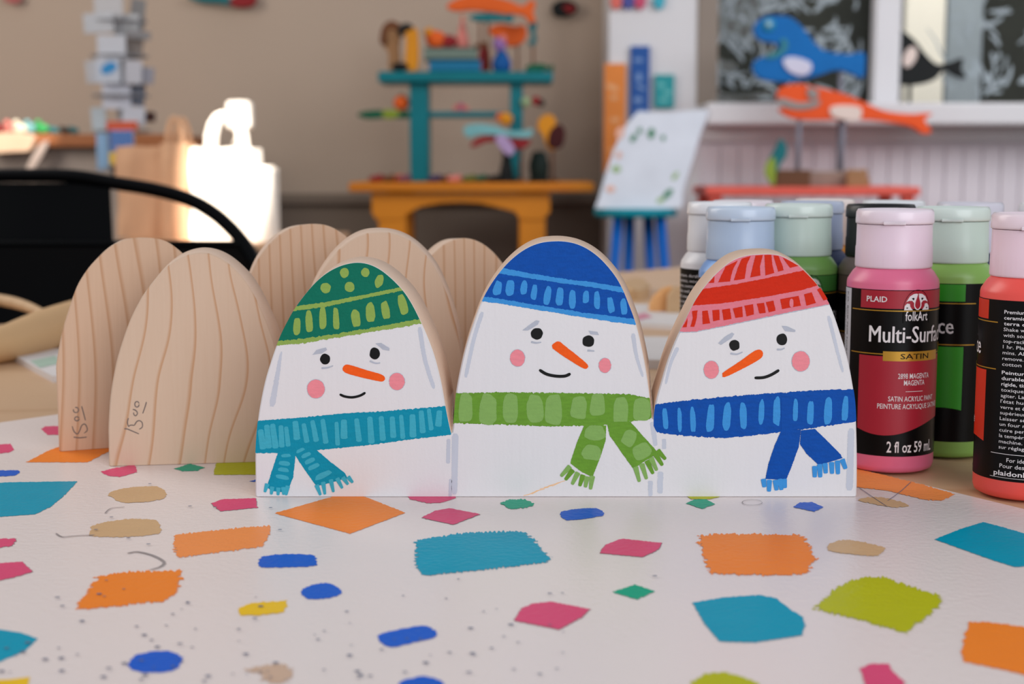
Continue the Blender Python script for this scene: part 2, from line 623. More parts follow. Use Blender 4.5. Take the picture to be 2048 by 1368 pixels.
# corner where both edges meet
A_, B_ = La.to_2d(), Ra.to_2d()
den = dl.x * (-dr.y) - dl.y * (-dr.x)
tt = ((B_ - A_).x * (-dr.y) - (B_ - A_).y * (-dr.x)) / den
K0 = A_ + dl * tt
pp = [K0, K0 - dl * 1.35, K0 - dl * 1.35 + dr * 1.15, K0 + dr * 1.15]
b = MB()
n0 = b.add([(p.x, p.y, TT - 0.001) for p in pp]); n1 = b.add([(p.x, p.y, TT) for p in pp])
b.face([n1, n1 + 1, n1 + 2, n1 + 3], Mtw)
for i in range(4):
    j = (i + 1) % 4
    b.face([n0 + i, n0 + j, n1 + j, n1 + i], Mtw)
CH = [
 ('o', 1, [(52,925),(100,900),(150,885),(265,882),(200,912),(176,925)]),
 ('p', 1, [(82,858),(95,870),(125,870),(125,852),(92,853)]),
 ('p', 1, [(-20,890),(20,888),(29,900),(20,905),(-20,909)]),
 ('b', 1, [(-20,941),(38,941),(40,946),(28,952),(-20,954)]),
 ('t', 1, [(-30,968),(15,965),(155,963),(130,990),(100,1015),(70,1029),(-30,1036)]),
 ('p', 1, [(202,944),(225,937),(270,930),(275,945),(240,954),(215,952)]),
 ('g', 1, [(348,938),(380,928),(409,935),(395,942),(365,943)]),
 ('l', 1, [(432,926),(560,922),(560,950),(427,950)]),
 ('b', 1, [(498,963),(520,958),(520,965)]),
 ('n', 1.5, [(217,988),(250,977),(310,973),(332,985),(320,1000),(250,1006),(225,996)]),
 ('n', 1.5, [(181,1060),(190,1050),(250,1039),(310,1041),(320,1055),(315,1068),(260,1074),(185,1073)]),
 ('p', 1, [(423,1007),(445,999),(512,997),(515,1016),(440,1023)]),
 ('o', 1, [(549,1027),(650,998),(700,985),(735,996),(811,1026),(700,1068)]),
 ('a', 4, [(350,1070),(480,1056),(540,1052),(540,1068),(525,1093),(500,1097),(355,1116),(347,1090)]),
 ('p', 2, [(-20,1078),(30,1078),(33,1083),(25,1092),(-20,1100)]),
 ('p', 1, [(-20,1128),(45,1124),(52,1132),(66,1144),(30,1155),(-20,1165)]),
 ('b', 2, [(520,1118),(535,1112),(575,1109),(625,1111),(632,1122),(625,1133),(540,1136),(518,1133)]),
 ('o', 5, [(193,1155),(240,1145),(365,1141),(355,1180),(330,1203),(240,1212),(151,1220),(170,1190)]),
 ('b', 1.5, [(603,1184),(620,1172),(655,1167),(682,1180),(680,1190),(650,1198),(615,1198)]),
 ('y', 2, [(479,1215),(510,1206),(575,1202),(570,1225),(520,1231),(480,1232)]),
 ('t', 1, [(-60,1258),(0,1260),(40,1266),(75,1278),(50,1303),(0,1324),(-60,1330)]),
 ('b', 2, [(258,1325),(275,1310),(330,1302),(360,1312),(363,1325),(345,1342),(290,1346),(262,1338)]),
 ('y', 1, [(-20,1362),(20,1360),(60,1355),(55,1380),(-20,1390)]),
 ('s', 5, [(490,1342),(530,1332),(570,1330),(585,1350),(560,1368),(530,1362),(520,1348)]),
 ('p', 1, [(813,990),(911,990),(911,997),(882,1006),(856,1007),(820,999)]),
 ('p', 1, [(843,1036),(871,1022),(900,1017),(961,1029),(906,1050)]),
 ('g', 2, [(1000,1007),(1017,1000),(1049,999),(1071,1009),(1054,1016),(1021,1019)]),
 ('b', 1, [(1121,1026),(1138,1020.6),(1190,1017),(1208,1030),(1171,1038),(1138,1041),(1124,1036)]),
 ('t', 5, [(832.5,1081),(930,1066),(1032,1063),(1050,1066),(1072,1083),(1080,1097),(1102,1118),(1094,1125),(1039,1132),(959,1141),(849,1152),(834,1138),(831,1123)]),
 ('p', 1, [(1199,1107),(1211,1090),(1244.5,1078),(1323,1086.5),(1318,1099),(1285,1115)]),
 ('g', 1.5, [(1224,1185),(1270,1170),(1310,1183.5),(1274,1200)]),
 ('p', 1.5, [(1028,1242),(1043,1218),(1065,1208),(1102,1204),(1180,1219),(1164,1235),(1118,1260)]),
 ('b', 2, [(756,1272.5),(805,1258.6),(853,1253),(874,1272.5),(827,1286),(778,1295)]),
 ('b', 2, [(798,1368),(823,1357),(853,1354),(889,1368),(870,1390),(815,1390)]),
 ('l', 1, [(1370,990),(1445,990),(1439,995),(1420,999),(1384,999)]),
 ('g', 1, [(1372,1007.5),(1388,1000),(1410,999),(1431,1009),(1404,1018.5)]),
 ('b', 1, [(1586,1015),(1599.5,1006),(1625,1005),(1647,1015),(1629,1024)]),
 ('n', 2, [(1716,1001),(1738,995.5),(1771,996.6),(1818.6,1011),(1793,1015.6),(1760,1011)]),
 ('a', 2, [(1700,951),(1713,975),(1775,982),(1848,1000),(1884,1002),(1910,989),(1840,968.5),(1775,952.5),(1722,940),(1700,936)]),
 ('n', 2, [(1653.5,1095),(1665,1086),(1694,1080.6),(1766,1095),(1760,1108),(1745.5,1113),(1702,1109),(1665,1104)]),
 ('o', 5, [(1398.6,1071.5),(1446,1068.5),(1599.5,1070),(1614,1084),(1623,1104),(1634,1123),(1623,1128),(1617,1149),(1519,1151),(1422,1148),(1408,1112),(1399,1086)]),
 ('t', 1, [(1869,1079.5),(1921,1059),(1966.5,1045),(2005,1055),(2090,1080),(2090,1130),(2030,1135),(1979,1119)]),
 ('l', 7, [(1629,1219),(1658,1188),(1694,1166),(1731,1155.5),(1771,1155),(1811,1170),(1877,1192),(1884,1203),(1862,1228.5),(1811,1267),(1720,1241)]),
 ('t', 2, [(1385,1206.6),(1446,1196),(1519,1191),(1552,1197.5),(1585,1223),(1605,1234),(1610,1252),(1603,1272),(1508,1286),(1439,1284),(1410,1250)]),
 ('o', 3, [(1937,1245),(1976,1245),(2110,1265),(2110,1365),(1994,1338),(1928,1323.5),(1923,1305)]),
 ('l', 6, [(1380,1368),(1410,1349),(1446,1345),(1483,1354.5),(1519,1368),(1500,1400),(1400,1400)]),
 ('p', 2, [(1720,1338),(1738,1329),(1775,1329),(1786,1345),(1810,1366),(1790,1400),(1740,1400)]),
]
random.seed(11)
for ci, (c, amp, pts) in enumerate(CH):
    if c in 'bns' and len(pts) > 5: pts = spline(pts, 4)
    q = rough_edge(pts, amp * 1.8, 1.0, 0.38)
    P = []
    for x, y in q:
        w_ = onz(x, y, TT); P.append((w_.x, w_.y, TT + 0.00012 + ci * 0.000002))
    if ci in (11, 25, 29, 31, 15, 14):                       # pencilled outline round the pink dabs
        cx_ = sum(p[0] for p in P) / len(P); cy_ = sum(p[1] for p in P) / len(P)
        o2 = []
        for p in P:
            d = Vector((p[0] - cx_, p[1] - cy_)); d = d + d.normalized() * 0.00022
            o2.append((cx_ + d.x, cy_ + d.y, TT + 0.00008))
        b.poly(o2, TC['e'])
    zc = P[0][2]; b.poly2([(p[0], p[1]) for p in P], lambda u, v: (u, v, zc), TC[c])
def tline(pts, wd, c='e', wd2=None):
    P = [onz(x, y, TT) for x, y in pts]
    o = stroke([(p.x, p.y) for p in P], wd, wd2)
    b.poly([(x, y, TT + 0.0003) for x, y in o], TC[c])
tline([(255,1108),(275,1105),(305,1112),(328,1125),(320,1135),(300,1141)], 0.0012, 'e', .0008)
tline([(112,1068),(125,1075),(150,1073),(190,1071)], 0.0007)
tline([(210,1028),(222,1018),(250,1015)], 0.0005)
ring = [(1504.5 + 20 * math.cos(a * .35), 1006 + 5.5 * math.sin(a * .35)) for a in range(18)]
tline(ring, 0.00035, 'e')
tline([(1716,975),(1745,995),(1775,1015)], 0.0003, 'k'); tline([(1775,1003),(1800,985),(1822,965)], 0.0003, 'k')
random.seed(5)
for i in range(90):
    x, y = random.uniform(0, 1150), 1368 - abs(random.gauss(0, 95))
    if y < 1150: continue
    p = onz(x, y, TT); r = random.choice([.0003, .0004, .0005, .0007])
    b.poly([(px_, py_, TT + 0.0004 + i * 1e-6) for px_, py_ in ellipse(p.x, p.y, r * 1.2, r, 0, 8)], TC['k'])
for x, y in [(223,1037),(257,1079),(297,1091),(560,1062),(300,970),(380,1015),(430,1017),(541,1018),(1310,1155),(1100,1190),(360,1291),(218,1340),(125,1215),(115,1198),(376,1209),(510,1240),(192,1062)]:
    p = onz(x, y, TT); r = .0006
    b.poly([(px_, py_, TT + 0.0006) for px_, py_ in ellipse(p.x, p.y, r * 1.3, r * .9, 0, 8)], TC['k'])
tbuild(b, 'painted_surface')

# ================================================================== SNOWMAN BLOCKS
fb = onz(1110, 994)                       # where the front face meets the table
YF = fb.y
def C1(x, y): return (500 + x * .3801, 490 + y * .3801)
def C2(x, y): return (880 + x * .40925, 450 + y * .40925)
def C3(x, y): return (1290 + x * .3946, 470 + y * .3946)
def onface(px, py):
    p = at(px, py, YF)
    return (p.x, p.z - TT)                # local x, height
G = [(28,1300),(28,1180),(28,1095),(40,930),(65,780),(95,660),(150,500),(200,395),(250,312),(330,212),(400,150),(470,112),(540,94),(600,95),(660,115),(720,155),(790,222),(840,290),(890,385),(940,500),(975,600),(1005,720),(1025,830),(1042,920),(1058,990)]
Bp = [(63,990),(68,930),(78,820),(100,700),(130,580),(170,460),(205,370),(250,288),(310,208),(370,150),(430,110),(490,87),(550,79),(610,80),(670,93),(730,122),(790,170),(850,240),(890,308),(920,380),(950,460),(970,530),(990,620),(1005,700),(1020,800),(1030,890),(1036,945)]
Op = [(44,915),(50,870),(62,815),(85,735),(110,650),(140,568),(175,488),(215,408),(260,322),(320,240),(380,178),(440,132),(500,108),(560,99),(640,97),(700,110),(770,150),(830,205),(880,262),(930,340),(960,410),(990,500),(1015,580),(1035,660),(1050,740),(1065,840),(1071,950),(1075,1100),(1075,1250),(1073,1300)]
eg = [[onface(*C1(*p)) for p in G], [onface(*C2(*p)) for p in Bp], [onface(*C3(*p)) for p in Op]]
eggs = []
for k, e in enumerate(eg):
    s = spline(e, 4, closed=False)
    eggs.append(s)
xl = eg[0][0][0]; xr = eg[2][-1][0]
# bottom-left vertical down to the table, then eggs joined, then down
notch1 = ((eggs[0][-1][0] + eggs[1][0][0]) / 2, (eggs[0][-1][1] + eggs[1][0][1]) / 2 - 0.0008)
notch2 = ((eggs[1][-1][0] + eggs[2][0][0]) / 2, (eggs[1][-1][1] + eggs[2][0][1]) / 2 - 0.0008)
front = [(xl + .0003, 0.0)] + [(xl, 0.0006)] + eggs[0] + [notch1] + eggs[1] + [notch2] + eggs[2] + [(xr, 0.0006), (xr - .0003, 0.0)]
EXP = 0.0026
def grown(e, d, ns):
    """offset the open outline (running left to right over the top) outwards, clamped at the notches"""
    n = len(e); out = []
    for i in range(n):
        a = Vector(e[max(0, i - 1)]); c = Vector(e[min(n - 1, i + 1)])
        t = (c - a).normalized()
        nn = Vector((-t.y, t.x))
        out.append([e[i][0] + nn.x * (.0030 if nn.x > 0 else .0002), e[i][1] + nn.y * .0011])
    return out
gb = [grown(e, EXP, None) for e in eggs]
def clamp(e, x, side):
    """collapse points beyond the notch line to the crossing height"""
    bad = [i for i, p in enumerate(e) if (p[0] > x if side > 0 else p[0] < x)]
    if not bad: return
    i = min(bad) if side > 0 else max(bad)
    j = i - 1 if side > 0 else i + 1
    u = (x - e[j][0]) / (e[i][0] - e[j][0])
    h = e[j][1] + (e[i][1] - e[j][1]) * u
    for k in bad:
        e[k] = [x, h]
    return h
h1 = [clamp(gb[0], notch1[0], 1), clamp(gb[1], notch1[0], -1)]
h2 = [clamp(gb[1], notch2[0], 1), clamp(gb[2], notch2[0], -1)]
g1 = max(h for h in h1 if h is not None); g2 = max(h for h in h2 if h is not None)
for p in gb[0]:
    if p[0] == notch1[0]: p[1] = g1
for p in gb[1]:
    if p[0] == notch1[0]: p[1] = g1
    if p[0] == notch2[0]: p[1] = g2
for p in gb[2]:
    if p[0] == notch2[0]: p[1] = g2
for p in gb[0]:
    p[0] = max(p[0], xl - 0.0012)
for p in gb[2]:
    p[0] = min(p[0], xr + 0.0012)
back = [(xl - .0008, 0.0), (xl - .0012, 0.0006)] + gb[0] + [(notch1[0], g1)] + gb[1] + [(notch2[0], g2)] + gb[2] + [(xr + .0012, 0.0006), (xr + .0008, 0.0)]
x0c = (xl + xr) / 2
front = [(x - x0c, z) for x, z in front]; back = [(x - x0c, z) for x, z in back]
eggsL = [[(x - x0c, z) for x, z in e] for e in eggs]
TK = 0.019
def block(name, loc, rz, mface, mside, mback):
    b = MB()
    def ins(o, d):
        n = len(o); out = []
        for i in range(n):
            a = Vector(o[max(0, i - 1)]); c = Vector(o[min(n - 1, i + 1)])
            t = (c - a).normalized() if (c - a).length > 1e-7 else Vector((1, 0))
            nn = Vector((-t.y, t.x))
            out.append((o[i][0] - nn.x * d, max(0.0, o[i][1] - nn.y * d)))
        return out
    fi = ins(front, 0.0005)
    bi = ins(back, 0.0005)
    R = [[(x, 0, z) for x, z in fi], [(x, 0.0006, z) for x, z in front], [(x, TK - .0006, z) for x, z in back], [(x, TK, z) for x, z in bi]]
    bs = [b.add(r) for r in R]
    n = len(front)
    for k in range(3):
        for i in range(n):
            j = (i + 1) % n
            b.face([bs[k] + i, bs[k] + j, bs[k + 1] + j, bs[k + 1] + i], [mface, mside, mback][k] if k != 1 else mside, k == 1 and i < n - 1)
    for bb, r, fl in ((bs[0], R[0], 0), (bs[3], R[3], 1)):
        for t in tessellate_polygon([[Vector((p[0], p[2], 0)) for p in r]]):
            b.face([bb + i for i in (t[::-1] if fl else t)], mback if fl else mface)
    o = b.build(name)
    o.location = loc
    o.rotation_euler = (0, 0, rz)
    return o
Mpw = mat('matte_white_paint', (226, 223, 225), 0.5, 0.012, (900, 40, 12), 0.12, 700)
Mpineside = wood('pine_edge', (232, 208, 188), (216, 182, 156), (200, 164, 140), 'Y', 700, 3, 0.7, sharp=.4, streak=.3)
Mpine = wood('pine_face', (216, 188, 164), (194, 144, 104), (202, 164, 134), 'X', 98, 7.5, 0.6, stretch=0.75, sharp=0.84, streak=.3, nsc=10.0)
Mpine2 = wood('pine_face_fine', (216, 182, 154), (192, 144, 106), (196, 156, 126), 'X', 150, 5.5, 0.6, stretch=0.30, sharp=0.72, streak=.4, nsc=12.0, off=(3.1, 0, 2))

snow = block('snowman_block', (x0c, YF, TT), 0, Mpw, Mpineside, Mpineside)
props(snow, 'white-painted wooden block cut as three snowmen in knitted hats and scarves, at the front', 'wooden decoration')
# ---- painted art on the front
LAY = 0.00005
class Art:
    def __init__(s, C): s.mb = MB(); s.C = C; s.k = 0
    def P(s, pts, m, L, amp=0.0):
        s.k += 1; L = L + s.k * .012
        q = [s.C(*p) for p in pts]
        if amp: q = rough_edge(q, amp, 1.2, 0.5)
        P = []
        for x, y in q:
            u, h = onface(x, y); P.append((u - x0c, -LAY * L, max(h, .0002)))
        yy = P[0][1]; s.mb.poly2([(p[0], p[2]) for p in P], lambda u, v: (u, yy, v), m)
    def band(s, top, bot, m, L, egg, amp=0.35):
        """the region between two curves, cut off by the block's own outline"""
        mb = s.mb
        T = [onface(*s.C(*p)) for p in top] if top else None
        Bt = [onface(*s.C(*p)) for p in bot]
        E = [(x, z) for x, z in eggs[egg]]
        def f(C, x):
            if x <= C[0][0]:
                (a, c), (d, e) = C[0], C[1]
            elif x >= C[-1][0]:
                (a, c), (d, e) = C[-2], C[-1]
            else:
                for i in range(len(C) - 1):
                    if C[i][0] <= x <= C[i + 1][0]:
                        (a, c), (d, e) = C[i], C[i + 1]; break
            return c + (e - c) * (x - a) / (d - a if abs(d - a) > 1e-9 else 1e-9)
        xs0, xs1 = E[0][0] - 0.0, E[-1][0]
        xs0 = min(p[0] for p in E); xs1 = max(p[0] for p in E)
        n = 420
        prev = None
        o = random.random() * 99
        for i in range(n + 1):
            x = xs0 + (xs1 - xs0) * i / n
            hi = f(E, x) - 0.0001
            j1 = amp * 0.0003 * noise.noise((x * 900, o, 0)) + amp * 0.0002 * noise.noise((x * 2600, o, 3))
            j2 = amp * 0.0003 * noise.noise((x * 900, o + 5, 0)) + amp * 0.0002 * noise.noise((x * 2600, o, 7))
            if T: hi = min(hi, f(T, x) + j1)
            lo = f(Bt, x) + j2
            if hi > lo:
                k = mb.add([(x - x0c, -LAY * L, lo), (x - x0c, -LAY * L, hi)])
                if prev is not None:
                    mb.face([prev, k, k + 1, prev + 1], m)
                prev = k
            else:
                prev = None
    def done(s, name, label=None):
        o = s.mb.build(name, snow)
        if label: o['label'] = label
        return o
def pm(n, c, var=.06): return mat(n, c, 0.62, var, (260, 260, 900), 0.22, 900, .18)
Pg, Pl, Pt, Ptl = pm('green_hat_paint', (0, 110, 88)), pm('lime_trim_paint', (142, 170, 82)), pm('teal_scarf_paint', (0, 142, 172)), pm('light_teal_paint', (62, 170, 194))
Pb, Pbl, Pgs, Pgl = pm('deep_blue_paint', (0, 76, 166), .12), pm('light_blue_paint', (60, 146, 216)), pm('leaf_green_paint', (104, 152, 48), .11), pm('pale_green_paint', (132, 172, 92))
Pr, Pp = pm('red_hat_paint', (208, 40, 8)), pm('rose_trim_paint', (224, 124, 138))
Pn, Pc, Pk, Pe = pm('carrot_orange_paint', (246, 92, 20)), pm('cheek_pink_paint', (238, 140, 150)), mat('black_paint', (8, 8, 9), .45, .1, (90, 90, 90), spec=.2), pm('soft_grey_paint', (182, 186, 198))
Pes = mat('shadow_grey_paint', (196, 200, 212), .5, .04, (300, 300, 60))

def features(C, eyes, brows, under, nose, cheeks, mouth, mw):
    for e in eyes:
        a = Art(C); a.P(ellipse(*e), Pk, 3); a.done('eye')
    for q in brows:
        a = Art(C); a.P(q, Pe, 2, .5); a.done('eyebrow')
    for q in under:
        a = Art(C); a.P(stroke(q, 11, 6), Pe, 2); a.done('eye_shadow')
    a = Art(C); a.P(spline(nose, 3), Pn, 3, .5); a.done('carrot_nose')
    for e in cheeks:
        a = Art(C)
        a.P(ellipse(e[0], e[1], e[2] * 1.05, e[3] * 1.05, 0, 30, .0), Pe, 2, .8)
        a.P(ellipse(*e, 0, 30, .0), Pc, 3, 1.2); a.done('cheek')
    a = Art(C); a.P(stroke(mouth, mw), Pk, 3); a.done('mouth')

random.seed(21)
# green-hatted snowman
a = Art(C1)
a.band(None, [(148, 515), (300, 500), (500, 470), (700, 438), (905, 400)], Pg, 1, 0)
a.band([(150, 505), (300, 490), (500, 461), (700, 425), (900, 387)], [(148, 529), (300, 514), (500, 480), (700, 449), (905, 412)], Pl, 2, 0, 1.4)
a.band([(240, 322), (400, 300), (600, 262), (810, 218)], [(225, 348), (400, 325), (600, 281), (810, 238)], Pl, 2, 0, 1.0)
for e in [(497, 146, 24, 26), (607, 145, 22, 24), (398, 226, 27, 28), (524, 221, 26, 27)]:
    a.P(ellipse(*e), Pl, 2, .3)
a.P(ellipse(680, 190, 22, 36, .35), Pl, 2, .3)
for d in [(247, 428, 38, 88, 3), (311, 402, 38, 112, -3), (383, 382, 38, 115, 0), (453, 388, 34, 115, -3), (557, 385, 46, 90, -6), (633, 353, 48, 100, -4), (713, 343, 42, 95, -10), (804, 312, 46, 114, -12)]:
    a.P(dab(*d), Pl, 2, .3)
a.done('hat', 'green knitted hat with lime dots and dashes')
features(C1, [(396, 600, 27, 28), (657, 571, 27, 32)],
  [[(328, 578), (350, 552), (400, 539), (406, 552), (380, 570)], [(660, 518), (690, 515), (735, 543), (733, 557), (700, 551)]],
  [[(376, 648), (410, 645), (438, 635)], [(630, 610), (660, 622), (686, 620)]],
  [(487, 652), (500, 631), (530, 632), (620, 660), (690, 680), (711, 700), (700, 717), (670, 715), (580, 695), (505, 673)],
  [(347, 757, 46, 49), (773, 718, 41, 45)], [(472, 785), (500, 797), (540, 801), (580, 792), (608, 776)], 13)
a = Art(C1)
a.band([(40, 925), (300, 905), (500, 885), (700, 875), (1045, 846)], [(20, 1095), (200, 1094), (400, 1075), (650, 1050), (850, 1022), (1060, 998)], Pt, 2, 0, 1.2)
for q in [((55, 970), (70, 1075)), ((88, 945), (100, 1070)), ((118, 940), (136, 1070)), ((163, 948), (168, 1065)), ((190, 955), (202, 1060)), ((238, 925), (248, 1025)), ((282, 938), (300, 1040)), ((328, 922), (350, 1035)), ((382, 915), (400, 1045)), ((455, 930), (462, 1055)), ((495, 918), (495, 1020)), ((560, 912), (575, 1035)), ((630, 903), (640, 1045)), ((690, 900), (700, 1030)), ((748, 902), (755, 1015)), ((795, 893), (805, 1020)), ((855, 890), (858, 1012)), ((900, 870), (910, 990)), ((940, 860), (955, 975)), ((998, 870), (990, 955))]:
    wd = random.uniform(24, 38)
    a.P(stroke(list(q), wd * .8, wd), Ptl, 3, .4)
a.P([(150, 1085), (240, 1080), (240, 1110), (228, 1220), (195, 1302), (120, 1295), (88, 1275), (125, 1160)], Pt, 3, .6)
a.P([(228, 1075), (260, 1045), (330, 1060), (410, 1130), (500, 1200), (512, 1225), (430, 1250), (350, 1268), (300, 1200), (240, 1110)], Pt, 3, .6)
for d in [(190, 1107, 52, 18, -3), (182, 1148, 58, 24, 6), (176, 1182, 58, 22, 8), (170, 1220, 72, 22, 12), (265, 1080, 46, 18, -25), (295, 1105, 54, 22, -25), (315, 1135, 60, 24, -25), (335, 1165, 66, 24, -25), (385, 1210, 90, 30, -25)]:
    a.P(dab(*d), Ptl, 4, .3)
for q in [((92, 1255), (78, 1300)), ((118, 1270), (112, 1312)), ((150, 1275), (148, 1316)), ((175, 1272), (178, 1314)), ((200, 1265), (190, 1316)), ((350, 1260), (372, 1316)), ((385, 1245), (395, 1312)), ((425, 1232), (440, 1300)), ((458, 1225), (487, 1280)), ((488, 1220), (517, 1260)), ((515, 1218), (542, 1250))]:
    a.P(stroke(list(q), 26, 13), Ptl, 5)
a.done('scarf', 'teal scarf with light dashes and fringed ends')
# blue-hatted snowman
a = Art(C2)
a.band(None, [(200, 362), (300, 375), (500, 408), (700, 440), (960, 475)], Pb, 1, 1)
a.band([(205, 348), (300, 362), (500, 395), (700, 428), (960, 460)], [(195, 372), (300, 385), (500, 418), (700, 452), (965, 490)], Pbl, 2, 1, .8)
a.band([(300, 208), (450, 238), (600, 262), (750, 280), (900, 305)], [(275, 236), (450, 262), (600, 285), (750, 305), (905, 333)], Pbl, 2, 1, .8)
for d in [(281, 308, 40, 72, 12), (342, 307, 42, 75, 6), (410, 306, 32, 68, 6), (460, 328, 30, 74, 8), (525, 345, 34, 92, 10), (585, 350, 36, 92, 4), (647, 362, 34, 88, 0), (713, 352, 30, 64, 5), (767, 367, 30, 88, -2), (834, 391, 32, 80, -8), (898, 400, 32, 84, -4)]:
    a.P(dab(*d), Pbl, 2, .3)
a.done('hat', 'deep blue knitted hat with light blue dashes')
features(C2, [(473, 531, 30, 28), (725, 568, 29, 29)],
  [[(402, 515), (440, 485), (470, 465), (487, 469), (478, 487), (430, 516)], [(725, 516), (770, 522), (777, 538), (735, 534)]],
  [[(445, 571), (470, 576), (495, 573)], [(720, 613), (755, 616)]],
  [(550, 602), (562, 574), (585, 570), (610, 590), (680, 645), (721, 682), (720, 699), (700, 700), (640, 665)],
  [(379, 650, 36, 41), (806, 686, 30, 36)], [(485, 707), (520, 728), (565, 738), (610, 738), (638, 726)], 15)
a = Art(C2)
a.band([(60, 822), (300, 817), (500, 819), (800, 824), (930, 827), (1040, 850)], [(55, 968), (300, 975), (530, 984), (780, 980), (900, 965), (1040, 943)], Pgs, 2, 1, 1.6)
for d in [(125, 893, 66, 140, 2), (235, 900, 84, 150, 0), (345, 893, 74, 138, 0), (465, 898, 78, 132, -3), (555, 900, 80, 150, 0), (680, 893, 78, 112, 4), (770, 878, 70, 112, 2), (883, 910, 74, 138, 1), (985, 900, 82, 118, 3)]:
    a.P(dab(*d, 3.2), Pgl, 3, .5)
a.P([(705, 978), (812, 980), (810, 1050), (785, 1130), (745, 1232), (690, 1205), (638, 1165), (640, 1150), (670, 1060)], Pgs, 3, .8)
a.P([(813, 962), (930, 960), (1000, 1040), (1062, 1108), (1040, 1130), (990, 1160), (945, 1192), (900, 1130), (830, 1030)], Pgs, 3, .8)
for d in [(757, 1015, 100, 70, 0), (742, 1112, 92, 72, 12), (925, 1040, 66, 80, 30), (985, 1105, 92, 72, -30)]:
    a.P(dab(*d, 3.0), Pgl, 4, .4)
for q in [((637, 1178), (590, 1228)), ((650, 1195), (612, 1246)), ((675, 1208), (645, 1268)), ((700, 1220), (682, 1276)), ((720, 1228), (710, 1282)), ((745, 1225), (735, 1292)), ((955, 1180), (975, 1255)), ((985, 1165), (1010, 1242)), ((1010, 1150), (1042, 1216)), ((1030, 1135), (1060, 1200)), ((1050, 1115), (1088, 1175)), ((1062, 1100), (1103, 1145))]:
    a.P(stroke(list(q), 28, 15), Pgl if random.random() < .5 else Pgs, 4)
a.done('scarf', 'leaf green scarf with broad pale dabs')
# red-hatted snowman
a = Art(C3)
a.band(None, [(160, 496), (250, 494), (400, 465), (600, 423), (800, 382), (945, 352)], Pe, 1, 2, .5)
a.band(None, [(160, 490), (250, 490), (400, 460), (600, 418), (800, 377), (945, 347)], Pp, 2, 2, .8)
a.band([(230, 284), (300, 272), (450, 251), (600, 222), (750, 190), (860, 168)], [(200, 362), (240, 358), (400, 345), (600, 315), (800, 278), (900, 246)], Pr, 3, 2, .5)
for q in [[(322, 243), (352, 208), (350, 242)], [(370, 240), (408, 160), (470, 129), (445, 175), (430, 235)], [(450, 230), (470, 165), (490, 120), (536, 106), (515, 150), (505, 222)],
          [(533, 215), (548, 150), (560, 104), (597, 101), (582, 160), (585, 205)], [(605, 101), (640, 100), (645, 150), (655, 192), (610, 205)], [(650, 103), (676, 106), (695, 150), (702, 178), (675, 186)], [(698, 114), (745, 138), (778, 156), (735, 166), (715, 140)],
          [(190, 468), (216, 420), (212, 466)], [(238, 385), (266, 382), (262, 420), (250, 465), (230, 465), (242, 420)], [(290, 385), (318, 382), (322, 410), (330, 447), (292, 452)], [(341, 381), (377, 378), (378, 430), (345, 437)],
          [(390, 378), (430, 372), (438, 425), (398, 432)], [(445, 372), (492, 362), (496, 415), (458, 420)], [(503, 358), (547, 350), (552, 402), (515, 412)], [(566, 348), (603, 343), (612, 394), (580, 398)], [(612, 340), (650, 332), (662, 383), (628, 392)],
          [(685, 325), (730, 317), (732, 368), (695, 376)], [(730, 317), (778, 308), (790, 358), (732, 368)], [(806, 300), (845, 290), (866, 344), (818, 358)], [(872, 277), (888, 266), (912, 303), (925, 325), (905, 332)]]:
    a.P(q, Pr, 4, .5)
a.P(dab(742, 344, 20, 42), Pp, 5)
a.done('hat', 'red and rose striped knitted hat')
features(C3, [(453, 559, 27, 27), (694, 529, 28, 30)],
  [[(370, 548), (405, 515), (440, 494), (453, 502), (440, 522), (385, 557)], [(692, 460), (720, 462), (763, 482), (760, 492), (710, 488)]],
  [[(432, 600), (465, 604), (495, 593)], [(668, 580), (690, 580), (708, 572)]],
  [(392, 706), (402, 692), (480, 640), (555, 587), (588, 583), (598, 605), (580, 630), (500, 675), (405, 720)],
  [(336, 683, 38, 45), (789, 640, 45, 51)], [(555, 724), (600, 722), (640, 708), (680, 684)], 15)
a = Art(C3)
a.band([(44, 862), (100, 850), (250, 835), (500, 812), (800, 790), (1075, 780)], [(40, 960), (62, 1002), (200, 1018), (400, 1030), (600, 1010), (800, 985), (1080, 944)], Pb, 2, 2, 1.2)
for d in [(102, 930, 26, 112, -5), (175, 935, 22, 125, -2), (242, 935, 28, 125, -3), (332, 928, 38, 144, 4), (415, 920, 40, 140, 3), (498, 915, 36, 135, -2), (590, 895, 28, 125, 3), (668, 893, 36, 145, 2), (762, 888, 26, 112, 2), (838, 900, 32, 125, 2), (928, 890, 40, 140, 3), (1014, 880, 32, 124, 4)]:
    a.P(dab(*d, 3.0), Pbl, 3, .4)
a.P([(690, 822), (745, 818), (748, 920), (745, 1000), (690, 1000)], Pb, 4, .8)
a.P([(690, 990), (790, 985), (780, 1070), (740, 1180), (715, 1240), (610, 1236), (625, 1160), (655, 1070)], Pb, 4, .8)
a.P([(785, 1060), (790, 990), (860, 982), (900, 1020), (990, 1110), (1000, 1130), (920, 1155), (880, 1165), (820, 1110)], Pb, 4, .8)
for q in [((600, 1235), (605, 1278)), ((630, 1240), (628, 1300)), ((660, 1240), (667, 1294)), ((682, 1235), (692, 1292)), ((705, 1235), (709, 1282)), ((860, 1170), (860, 1228)), ((885, 1160), (888, 1228)), ((912, 1155), (916, 1208)), ((945, 1150), (948, 1210)), ((975, 1142), (978, 1212)), ((998, 1135), (1017, 1185))]:
    a.P(stroke(list(q), 28, 20), Pbl, 5)
a.done('scarf', 'deep blue scarf with light blue dashes')
